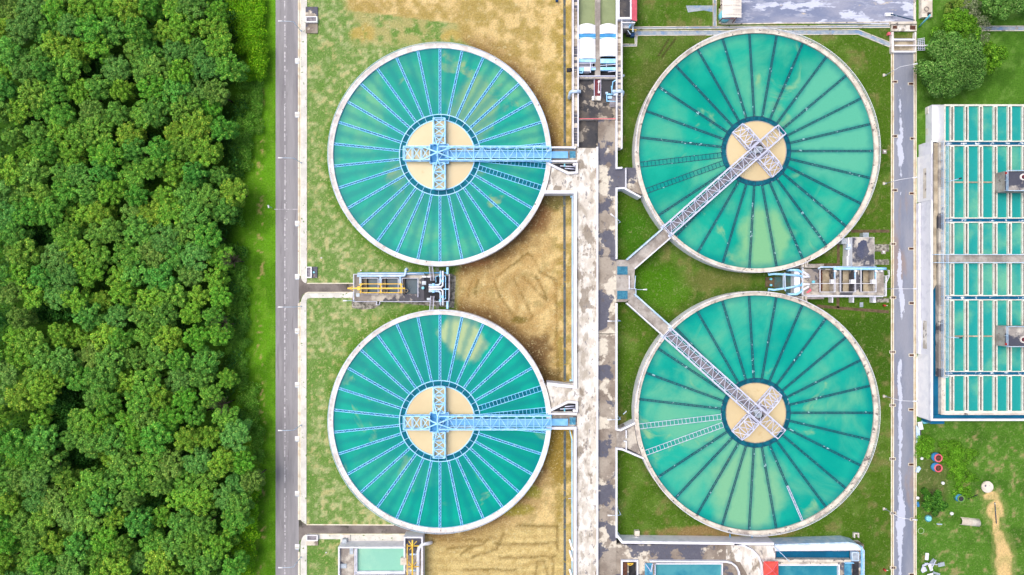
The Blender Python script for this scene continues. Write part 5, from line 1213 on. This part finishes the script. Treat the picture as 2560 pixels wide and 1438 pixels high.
# annex blocks on the west face of the filter building
A1=thing('filter_annex','white annex block with a barred gallery opening on the upper west face','annex',2312,440,0)
MB().pbox(2329.5,384,2331,500,0,ZF).build('thin_cap','white',A1)
m=MB(); m.prism([tuple(W(2297,392,0))[:2],tuple(W(2331,386,ZF))[:2],tuple(W(2331,500,ZF))[:2],tuple(W(2297,503,0))[:2]],0,.5)
a=W(2327.5,384,ZF); b=W(2327.5,500,ZF); x_=W(2299,0,1).x
m=MB(); m.add([(x_,a.y,0),(x_,b.y,0),(a.x-.05,b.y,0),(a.x-.05,a.y,0),(x_+.15,a.y,.9),(x_+.15,b.y,.9),(a.x-.05,b.y,ZF-.02),(a.x-.05,a.y,ZF-.02)],[(0,1,5,4),(4,5,6,7),(3,2,1,0),(1,2,6,5),(3,0,4,7)]); m.build('sloping_face','whiteclean',A1)
def face(x0,x1,y0,y1,nm_,mt,par,hz0=.9,hz1=None):
    # panel lying 3 cm over the sloping face, pixels x0..x1 converted along the slope
    hz1=hz1 or ZF; out=[]
    xa,za=W(2299,0,1).x+.15,.9; xb,zb=W(2327.5,0,ZF).x-.05,ZF-.02
    pts=[]
    for t in (x0,x1):
        X=xa+(xb-xa)*t; Z=za+(zb-za)*t+.04; pts.append((X,Z))
    (Xa,Za),(Xb,Zb_)=pts; ya=W(0,y0,(Za+Zb_)/2).y; yb=W(0,y1,(Za+Zb_)/2).y
    q=MB(); q.add([(Xa,ya,Za),(Xa,yb,Za),(Xb,yb,Zb_),(Xb,ya,Zb_),(Xa,ya,Za-.1),(Xa,yb,Za-.1),(Xb,yb,Zb_-.1),(Xb,ya,Zb_-.1)],[(0,1,2,3),(0,4,5,1),(1,5,6,2),(2,6,7,3),(3,7,4,0)]); return q.build(nm_,mt,par)
face(.30,.58,421,496,'gallery_floor','rim_e',A1)
q=MB(); rs=random.Random(4)
A2=thing('filter_annex','white annex block with an open gallery on the lower west face','annex',2312,850,0)
a=W(2327.5,800,ZF); b=W(2327.5,880,ZF)
m=MB(); m.add([(x_,a.y,0),(x_,b.y,0),(a.x-.05,b.y,0),(a.x-.05,a.y,0),(x_+.15,a.y,.9),(x_+.15,b.y,.9),(a.x-.05,b.y,ZF-.02),(a.x-.05,a.y,ZF-.02)],[(0,1,5,4),(4,5,6,7),(3,2,1,0),(1,2,6,5),(3,0,4,7)]); m.build('sloping_face','white',A2)
face(.28,.64,802,872,'gallery_floor','conc_lt',A2)
A3=thing('filter_annex','long blank white sloping face at the lower left corner of the filter building','annex',2312,970,0)
a=W(2331.5,884,ZF); b=W(2331.5,1050,ZF)
m=MB(); m.add([(x_-.3,a.y-2.4,0),(x_-.3,b.y,0),(a.x-.4,b.y,0),(a.x-.4,a.y,0),(x_-.15,a.y-2.4,.3),(x_-.15,b.y,.3),(a.x-.4,b.y,ZF-.02),(a.x-.4,a.y,ZF-.02)],[(0,1,5,4),(4,5,6,7),(3,2,1,0),(1,2,6,5),(3,0,4,7)]); m.build('sloping_face','whiteclean',A3)
A4=thing('filter_annex','tall white end wall at the top left corner of the filter building','annex',2345,310,0)
a=W(2360.5,261,ZF); b=W(2360.5,356,ZF); xx=W(2325,0,0).x
m=MB(); m.add([(xx,a.y-1.0,0),(xx,b.y,0),(a.x,b.y,0),(a.x,a.y,0),(xx+.2,a.y-1.0,.6),(xx+.2,b.y,.6),(a.x,b.y,ZF+.01),(a.x,a.y,ZF+.01)],[(0,1,5,4),(4,5,6,7),(3,2,1,0),(1,2,6,5),(3,0,4,7)]); m.build('wall','whiteclean',A4)
m=MB(); m.pbox(2320,267,2332,284,0,1.2); m.pbox(2320,320,2328,336,0,1.0); m.build('step_block','rim_w',A4)
# planted terrace with its own low wall
o=thing('planter_wall','low white retaining wall of the grass terrace beside the filter building','retaining wall',2298,650,0)
MB().pwall([(2299,508),(2299,885)],.5,0,1.2).build('wall','white',o)
struct(MB().pbox(2301,505,2330,880,.0,.6),'terrace_grass','terrace' if 'terrace' in M else 'ground')
# ------------------------------------------------------------------ yard objects, south east
G7='open blue jars with red rims'
for x_,y_,lb in ((2338,1142,'upper of the two open blue jars with red rims'),(2338,1167,'lower of the two open blue jars with red rims')):
    g=thing('water_jar',lb,'jar',x_-4,y_-1,0,G7); q=W(x_-3,y_-1,0); m=MB()
    pr=[(.75,0),(1.05,.35),(1.12,.8),(1.0,1.3),(.88,1.7)]
    for (r0,z0),(r1,z1) in zip(pr[:-1],pr[1:]):
        n=24; vs=[(q.x+r0*math.cos(2*math.pi*k/n),q.y+r0*math.sin(2*math.pi*k/n),z0) for k in range(n)]+[(q.x+r1*math.cos(2*math.pi*k/n),q.y+r1*math.sin(2*math.pi*k/n),z1) for k in range(n)]
        m.add(vs,[(k,(k+1)%n,n+(k+1)%n,n+k) for k in range(n)],True)
    m.build('body','bluemid',g); MB().ring(q.x,q.y,.74,1.0,1.62,1.82,24).build('rim','pinkroof',g); MB().cyl(q.x,q.y,1.2,1.45,.85,20).build('contents','brown',g)
q=W(2394,1243,0); g=thing('water_jar','open blue jar overgrown with green weeds','jar',2394,1243,0); MB().cyl(q.x,q.y,0,1.3,1.0,24,.85).build('body','bluemid',g); MB().ring(q.x,q.y,.62,.9,1.25,1.42,24).build('rim','leafrim' if 'leafrim' in M else 'dirt',g)
MB().cyl(q.x,q.y,1.0,1.31,.6,20).build('contents','dark',g)
g=thing('tank_lid','round off white tank lid lying on the grass','tank lid',2467,1217,0); q=W(2467,1217,0); m=MB(); m.cyl(q.x,q.y,0,.35,1.5,32,1.42); m.build('lid','rim_e',g); MB().cyl(q.x-.6,q.y+.25,.35,.42,.16,12).build('filler_hole','navy',g)
g=thing('half_pipe','long white half pipe lying on the grass','half pipe',2422,1304,0)
a=W(2400,1302,0); b=W(2446,1307,0); d_=(b-a).normalized(); nn=Vector((-d_.y,d_.x,0)); m=MB(); n=12
vs=[]
for k in range(n+1):
    t=math.pi*k/n; o_=nn*math.cos(t)*.95+Vector((0,0,math.sin(t)*.95)); oi=o_*.92; vs+=[a+o_,b+o_,b+oi,a+oi]
fs=[]
for k in range(n):
    for j in range(4): fs.append((4*k+j,4*k+(j+1)%4,4*k+4+(j+1)%4,4*k+4+j))
fs+=[(0,1,2,3),tuple(4*n+j for j in (3,2,1,0))]
m.add(vs,fs,True); m.build('shell','rim_e',g); MB().bar(a+d_*.9+nn*-.9+Vector((0,0,.1)),a+d_*1.2+nn*-.98+Vector((0,0,.2)),.16).build('foot','dark',g)
q=W(2321,1296,0); single(MB().cyl(q.x,q.y,0,.5,.95,24,.5),'plastic_tub','cyan','pale blue round tub beside the round yard bush','tub')
q=W(2302,1327,0); single(MB().ring(q.x,q.y,.68,.76,0,.12,28),'hoop','leafhoop' if 'leafhoop' in M else 'rim_e','thin pale hoop lying on the grass near the east road','hoop')
single(MB().tube([W(2487,1256,.15),W(2491,1309,.15)],.1,8),'iron_bar','slate','thin grey bar lying on the sandy patch','iron bar')
single(MB().tube([W(2420,1248,.2),W(2444,1237,.3)],.1,8),'iron_bar','dark','short dark bar lying in the weeds beside the tank lid','iron bar')
single(MB().bar(W(2342,1310,.15),W(2355,1311,.15),.2),'paint_roller','bluepale','small pale stick with a dark end on the yard grass','stick')
single(MB().cyl(*W(2379,1284,0)[:2],0,.3,.5,16,.3),'bowl','whiteclean','small white bowl on the grass above the half pipe','bowl')
for x_,y_,lb in ((2302,1145,'small white bucket on the grass left of the blue jars'),(2355,1207,'small white bucket above the round yard bush'),(2292,1244,'white bucket between the east road and the yard bush')):
    single(MB().cyl(*W(x_,y_,0)[:2],0,.5,.32,14,.38),'bucket','whiteclean',lb,'bucket','white buckets in the yard')
single(MB().pprism([(2292,1170),(2299,1166),(2303,1172),(2296,1182),(2291,1181)],0,.5),'crumpled_sheet','bluepale','crumpled pale blue sheet beside the east road','sheet')
single(MB().pprism([(2293,1258),(2297,1255),(2299,1266),(2295,1268)],0,.4),'scrap','bluemid','small bright blue scrap beside the yard bush','scrap')
g=thing('stacked_frames','leaning pale blue frames stacked beside the east road under the annex','scrap',2297,1090,0)
m=MB(); [m.bar(W(2291+k*2.2,1064+k*3,.5+.1*k),W(2292+k*2.2,1108-k*5,.3+.1*k),.26) for k in range(4)]; m.build('frames','bluepale',g); MB().pbox(2295,1075,2303,1095,0,.3).build('dark_crate','dark',g)
single(MB().pprism([(2294,1056),(2305,1054),(2309,1074),(2298,1075)],.3,.45),'white_board','whiteclean','white board lying at the corner below the white sloping face','board')
single(MB().pprism([(2304,1052),(2316,1052),(2322,1058),(2310,1060)],0,.4),'blue_sheet','cyan','crumpled light blue sheet under the filter building corner','sheet')
rs=random.Random(12)
G8='pale broken slabs in the debris heap'
side=['topmost','upper left','upper right','middle','lower left','lower right','bottom','left','right','lowest']
pos=[(2318,1392),(2313,1412),(2330,1405),(2325,1418),(2308,1425),(2338,1432),(2322,1436),(2304,1420),(2348,1408),(2328,1444)]
for k,(x_,y_) in enumerate(pos):
    q=W(x_,y_,.3); a=rs.uniform(0,math.pi); w_,l_=rs.uniform(.5,1.0),rs.uniform(1.2,2.0); c_,s_=math.cos(a),math.sin(a)
    z=.1+.12*k; pts=[(q.x+c_*u*l_-s_*v*w_,q.y+s_*u*l_+c_*v*w_) for u,v in ((-.5,-.5),(.5,-.5),(.5,.5),(-.5,.5))]
    b_=MB(); b_.prism(pts,z,z+.12)
    for q_ in range(3):
        t=-.3+.3*q_; b_.bar((q.x+c_*t*l_-s_*-.5*w_,q.y+s_*t*l_+c_*-.5*w_,z+.16),(q.x+c_*t*l_-s_*.5*w_,q.y+s_*t*l_+c_*.5*w_,z+.16),.08)
    single(b_,'broken_slab',['whiteclean','lavsteel','metal'][k%3],'pale broken slab in the debris heap, %s piece'%side[k],'slab',G8)
for k,(a_,b_,lb) in enumerate((((2312,1408),(2345,1412),'long pale strip lying flat across the debris heap'),((2340,1400),(2326,1428),'long pale strip lying steeply across the debris heap'))):
    single(MB().bar(W(*a_,1.5),W(*b_,1.5),.14),'metal_strip','lavsteel',lb,'strip')

# ------------------------------------------------------------------ vegetation
def lin(r,g,b): return np.array(C(r,g,b)[:3])
def leaf_cloud(rs, blobs, n, size, cA, cB, cC, up=.35, jitter=.25, flat=1.0):
    """leaf sized faces spread through lumps; blobs: (x,y,z,r). returns verts, faces, cols"""
    V=[];Cc=[]
    wts=np.array([b[3]**2 for b in blobs]); cnt=np.maximum(6,(n*wts/wts.sum()).astype(int))
    for (bx,by,bz,br),k in zip(blobs,cnt):
        d=rs.normal(size=(k,3)); d[:,2]=np.abs(d[:,2])*1.0-.35*rs.rand(k); d/=np.linalg.norm(d,axis=1)[:,None]+1e-6
        rad=br*(1-.45*rs.rand(k)**1.6); p=np.array([bx,by,bz])+d*rad[:,None]*np.array([1,1,flat])
        nrm=d+rs.normal(size=(k,3))*.55; nrm[:,2]+=up; nrm/=np.linalg.norm(nrm,axis=1)[:,None]
        t=rs.normal(size=(k,3)); t-=nrm*(t*nrm).sum(1)[:,None]; t/=np.linalg.norm(t,axis=1)[:,None]; b=np.cross(nrm,t)
        s=size*(.6+.8*rs.rand(k))[:,None]
        bend=nrm*s*.18
        q=np.stack([p-t*s*.5-bend,p-b*s*.32+bend*.3,p+t*s*.5-bend,p+b*s*.32+bend*.3],1); V.append(q)
        u=rs.rand(k)[:,None]; w=(rs.rand(k)<.10)[:,None]
        c=cA*(1-u)+cB*u; c=np.where(w,cC,c); lump=1+(rs.rand()-.5)*jitter; Cc.append(c*lump)
    V=np.concatenate(V); Cc=np.concatenate(Cc); m=len(V)
    F=np.arange(m*4).reshape(m,4)
    return V.reshape(-1,3),F,np.concatenate([Cc,np.ones((m,1))],1)
def leaf_mesh(name,V,F,Cc,matn):
    me=bpy.data.meshes.new(name); me.vertices.add(len(V)); me.vertices.foreach_set('co',V.astype(np.float32).ravel())
    me.loops.add(F.size); me.loops.foreach_set('vertex_index',F.ravel().astype(np.int32)); me.polygons.add(len(F))
    me.polygons.foreach_set('loop_start',np.arange(0,F.size,4,dtype=np.int32)); me.update(calc_edges=True)
    at=me.color_attributes.new('Col','FLOAT_COLOR','CORNER'); at.data.foreach_set('color',np.repeat(Cc.astype(np.float32),4,axis=0).ravel())
    me.materials.append(M[matn]); return me
def crown(seed,rx,h0,n,size,nb=16,cols=None,matn='leaf',rr_=(.19,.29)):
    rs=np.random.RandomState(seed); blobs=[]
    for k in range(nb):
        a=2.399*k+rs.rand()*.7; rr=rx*math.sqrt((k+.3)/nb)*.86; dome=math.sqrt(max(0,1-(rr/rx)**2))
        blobs.append((rr*math.cos(a),rr*math.sin(a),h0-.3*rx+dome*rx*.62+rs.uniform(-.55,.55),rx*rs.uniform(*rr_)))
    for k in range(nb//3):
        a=rs.rand()*6.28; rr=rx*rs.uniform(.2,.8); blobs.append((rr*math.cos(a),rr*math.sin(a),h0-rx*rs.uniform(.3,.9),rx*rs.uniform(.22,.3)))
    cA,cB,cC=cols or (lin(46,112,28),lin(104,164,56),lin(158,190,66))
    return leaf_mesh('crown',*leaf_cloud(rs,blobs,n,size,cA,cB,cC,jitter=.45),matn)
def trunk_mb(h,r,rs,rx):
    m=MB(); m.tube([(0,0,0),(.1,.05,h*.45),(0,.1,h*.8)],r,7,r*.5)
    for k in range(4):
        a=k*1.57+rs.random(); m.tube([(.05,.05,h*(.5+.06*k)),(rx*.35*math.cos(a),rx*.35*math.sin(a),h*.78),(rx*.62*math.cos(a),rx*.62*math.sin(a),h*.95)],r*.42,5,r*.12)
    return m
variants=[]
rsr=random.Random(2)
pal=[(lin(60,141,38),lin(122,207,78),lin(174,225,86)),(lin(52,131,40),lin(110,199,82),lin(156,215,86)),(lin(72,149,34),lin(134,211,72),lin(194,231,82)),
     (lin(56,131,48),lin(116,195,92),lin(156,211,98)),(lin(64,149,32),lin(126,211,70),lin(186,227,78)),(lin(68,135,44),lin(126,195,86),lin(170,213,98))]
for k in range(9):
    rx=3.5
    me=crown(100+k,rx,9.0,7000,.28,36+k%4*3,pal[k%6],'leaf',(.13,.19)); tm=trunk_mb(8.6,.24,rsr,rx)
    variants.append((me,tm))
tmesh=[]
def make_tree(k,x,y,s,sz,rot,label,group,first={}):
    o=bpy.data.objects.new('forest_tree',None); col.objects.link(o); o.location=(x,y,0); o.scale=(s,s,sz); o.rotation_euler=(0,0,rot); tag(o,label,'tree',group)
    c=bpy.data.objects.new('crown',variants[k][0]); col.objects.link(c); c.parent=o
    if k not in first:
        t=variants[k][1].build('trunk','bark',o); first[k]=t.data
    else:
        t=bpy.data.objects.new('trunk',first[k]); col.objects.link(t); t.parent=o
    return o
EDGE_Y=[-80,0,90,150,210,260,400,460,540,650,760,900,960,1010,1080,1150,1250,1330,1438,1520]
EDGE_X=[570,574,582,598,610,592,590,608,594,600,584,584,600,608,640,660,654,640,622,612]
gapsT=[(100,600,62,28),(120,775,60,26),(150,1040,28,50),(235,165,42,18),(320,195,26,14),(470,1230,0,0),(290,1340,34,22),(385,1265,16,22),(150,985,22,40),(80,1215,22,18),(265,1020,40,14),(185,1150,20,18),(340,690,24,9),(355,335,22,14)]
rsT=random.Random(21); pts=[]; sp=5.62; j=0
zc=10.2; fz=(H-zc)/H
yy=-4
ys_w=80
row=0; y=-75
while y<76:
    x=-128
    while x<-50:
        px=1280+(x*10)/fz; 
        X=x+(sp/2 if row%2 else 0)+rsT.uniform(-1.1,1.1); Yw=y+rsT.uniform(-1.0,1.0)
        px=1280+X*10/fz; py=719-Yw*10/fz
        ex=np.interp(py,EDGE_Y,EDGE_X)-30
        if px<ex+rsT.uniform(-8,6) and px>-42 and -42<py<1480:
            low=any(g[2] and ((px-g[0])/(g[2]))**2+((py-g[1])/(g[3]))**2<1 for g in gapsT)
            pts.append((X,Yw,px,py,low))
        x+=sp
    y+=sp*.866; row+=1
keep=[p for p in pts if not p[4]]
desc=['dense green forest tree']
print('forest trees',len(keep))
rsT.shuffle(keep)
inview=sorted(keep,key=lambda p:(p[3]//75,p[2]))
bandn=['top','upper','upper middle','middle','lower middle','lower','bottom']
for idx,(X,Yw,px,py,_) in enumerate(inview[:300]):
    s=rsT.uniform(.82,1.18); sz=rsT.choice([.80,.9,.96,1.0,1.04,1.10]) ; s=s*(.92 if sz<.85 else 1)
    edge=np.interp(py,EDGE_Y,EDGE_X)-px<75
    if edge: sz=min(sz,1.0)
    if edge: lab='green leafy tree on the forest edge beside the grass strip'
    else: lab='green leafy tree inside the closed forest canopy'
    make_tree(rsT.randrange(9),X,Yw,s,sz,rsT.uniform(0,6.28),lab,'forest edge trees' if edge else 'forest canopy trees')
# understorey foliage and scrub, uncountable
def scatter(name,seed,regions,z,n,size,cols,matn='leaf2',lumps=None,label=None):
    rs=np.random.RandomState(seed); blobs=[]
    for (x0,y0,x1,y1,num,r0,r1,zz) in regions:
        for k in range(num):
            px=rs.uniform(x0,x1); py=rs.uniform(y0,y1); 
            if callable(lumps) and not lumps(px,py): continue
            p=W(px,py,zz); blobs.append((p.x,p.y,zz*rs.uniform(.5,1.0),rs.uniform(r0,r1)))
    V,F,Cc=leaf_cloud(rs,blobs,n,size,*cols,jitter=.5,flat=.8)
    V[:,2]=np.maximum(V[:,2],.02)
    o=bpy.data.objects.new(name,leaf_mesh(name,V,F,Cc,matn)); col.objects.link(o); return tag(o,label,None,None,'stuff')
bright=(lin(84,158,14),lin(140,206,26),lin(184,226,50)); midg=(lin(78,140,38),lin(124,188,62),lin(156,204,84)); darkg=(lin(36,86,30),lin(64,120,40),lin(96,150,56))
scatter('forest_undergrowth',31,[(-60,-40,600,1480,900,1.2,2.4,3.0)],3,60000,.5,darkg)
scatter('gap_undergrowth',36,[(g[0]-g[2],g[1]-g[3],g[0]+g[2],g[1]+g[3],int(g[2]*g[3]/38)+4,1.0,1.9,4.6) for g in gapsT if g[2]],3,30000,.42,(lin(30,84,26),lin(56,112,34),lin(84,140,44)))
scatter('bright_creeper',32,[(572,-20,640,80,60,1.2,2.2,2.6),(600,80,655,190,60,1.1,2.1,2.8),(612,-10,652,80,34,1.0,1.9,2.2),(600,1230,636,1340,40,1.0,1.7,3.6),(588,1360,628,1450,26,1.1,1.8,3.4)],3,52000,.30,bright)
scatter('edge_scrub',33,[(596,188,652,330,110,.7,1.3,1.1),(576,300,622,420,70,.8,1.5,1.6),(580,420,606,560,36,.8,1.3,1.2),(572,620,612,960,190,.8,1.5,1.6),(590,690,622,860,60,.5,1.0,.8),(596,960,640,1080,70,.8,1.4,1.6),(625,1060,652,1240,40,.8,1.4,2.0),(600,1320,626,1440,40,.8,1.4,1.5)],2,66000,.26,midg)
scatter('yard_weeds',34,[(2356,1108,2400,1155,46,.7,1.2,.9),(2372,1120,2440,1200,60,.5,1.0,.6),(2296,1095,2332,1140,40,.6,1.1,.9),(2385,1190,2435,1245,34,.4,.8,.5),(2285,1290,2300,1300,4,.3,.5,.3)],1,24000,.22,(lin(82,142,24),lin(120,184,44),lin(150,200,66)))
scatter('terrace_weeds',35,[(2304,500,2318,790,70,.35,.7,1.0)],1,9000,.2,(lin(70,130,30),lin(108,160,56),lin(150,150,90)))
# trees on the east side
def big_tree(name,label,px,py,rx,h,n,cols,seed,size=.34,nb=26,trunkr=.3,group=None):
    o=thing(name,label,'tree',px,py,0,group,local=True)
    # base pixel is the stem foot
    me=crown(seed,rx,h,n,size,nb,cols,'leaf2'); c=bpy.data.objects.new('crown',me); col.objects.link(c); c.parent=o
    trunk_mb(h,trunkr,random.Random(seed),rx).build('trunk','bark',o); return o
dg=(lin(66,120,42),lin(122,174,78),lin(156,194,104)); yg=(lin(66,120,24),lin(116,176,40),lin(150,196,60)); gg=(lin(96,112,76),lin(140,152,112),lin(176,182,150))
big_tree('broadleaf_tree','large dark broadleaf tree beside the top of the east road',2342,180,8.0,6.2,26000,dg,201,.34,34,.4)
big_tree('broadleaf_tree','bright green tree above the large dark tree at the top right',2356,98,5.2,6.0,10000,yg,202,.34,20)
big_tree('broadleaf_tree','small bright green tree on the right flank of the large dark tree',2432,160,4.0,5.5,7000,yg,203,.34,16)
big_tree('sparse_tree','greyish half bare tree behind the large dark tree at the top right',2404,104,4.6,4.6,3000,gg,204,.26,18,.2)
big_tree('sparse_tree','small greyish shrub at the top of the right lawn',2396,40,3.8,3.6,2600,gg,205,.26,14,.2)
big_tree('broadleaf_tree','leafy green tree at the very top right, left one',2466,28,4.8,5.6,9500,dg,206,.34,20)
big_tree('broadleaf_tree','leafy green tree cut by the top right corner',2545,30,3.0,5.0,5000,dg,207,.34,14)
big_tree('shrub','yellowish green shrub between the valve house and the top right trees',2372,34,3.4,2.8,5000,(lin(92,132,40),lin(140,172,66),lin(166,186,90)),208,.28,14,.15)
big_tree('round_bush','round dark green bush beside the east road in the yard',2320,1248,3.1,2.4,9000,(lin(40,96,26),lin(84,146,44),lin(120,176,60)),209,.30,18,.2)
# bare twiggy shrubs at the forest edge
for k,(x_,y_,lb) in enumerate(((585,652,'leafless brown shrub on the forest edge, upper one'),(566,812,'leafless brown shrub on the forest edge, middle one'),(562,1010,'leafless dark brown shrub on the forest edge, lower one'))):
    m=MB(); rr=random.Random(40+k); p=W(x_,y_,6)
    for q in range(70):
        a=rr.uniform(0,6.28); l=rr.uniform(.8,2.4); b0=Vector((p.x,p.y,5.5+rr.random())); b1=b0+Vector((math.cos(a)*l,math.sin(a)*l,rr.uniform(.5,2.6)*2)); m.bar(b0,b1,.07)
    m.tube([(p.x,p.y,0),(p.x,p.y,5.8)],.14,6)
    single(m,'bare_shrub','bark',lb,'bare shrub','bare shrubs on the forest edge')
# ------------------------------------------------------------------ camera, light, sky
cam = bpy.data.cameras.new('camera'); co = bpy.data.objects.new('camera', cam); col.objects.link(co)
co.location = (0,0,H); co.rotation_euler = (0,0,0); cam.lens = 24; cam.sensor_width = 36; cam.clip_end = 6000; cam.clip_start = 1
sc.camera = co
wd = bpy.data.worlds.new('World'); sc.world = wd; wd.use_nodes = True; nt = wd.node_tree
sky = nt.nodes.new('ShaderNodeTexSky'); sky.sky_type = 'NISHITA'; sky.sun_disc = False
sky.sun_elevation = R(68); sky.sun_rotation = R(292); sky.air_density = .6; sky.dust_density = 4.0; sky.ozone_density = .3
bg = nt.nodes['Background']; bg.inputs[1].default_value = 0.15; nt.links.new(sky.outputs[0], bg.inputs[0])
sun = bpy.data.lights.new('sun','SUN'); sun.energy = 1.0; sun.angle = R(38); sun.color = (1,.97,.92)
so = bpy.data.objects.new('sun', sun); col.objects.link(so)
# sun from west-north-west high up
az = R(292); el = R(68)
d = Vector((math.sin(az)*math.cos(el), math.cos(az)*math.cos(el), math.sin(el)))
so.rotation_euler = d.to_track_quat('Z','Y').to_euler()
vs_ = sc.view_settings; vs_.view_transform = 'Standard'; vs_.look = 'None'; vs_.gamma = 1; vs_.exposure = 0.66
for o in bpy.data.objects:
    if '_off' in o: del o['_off']
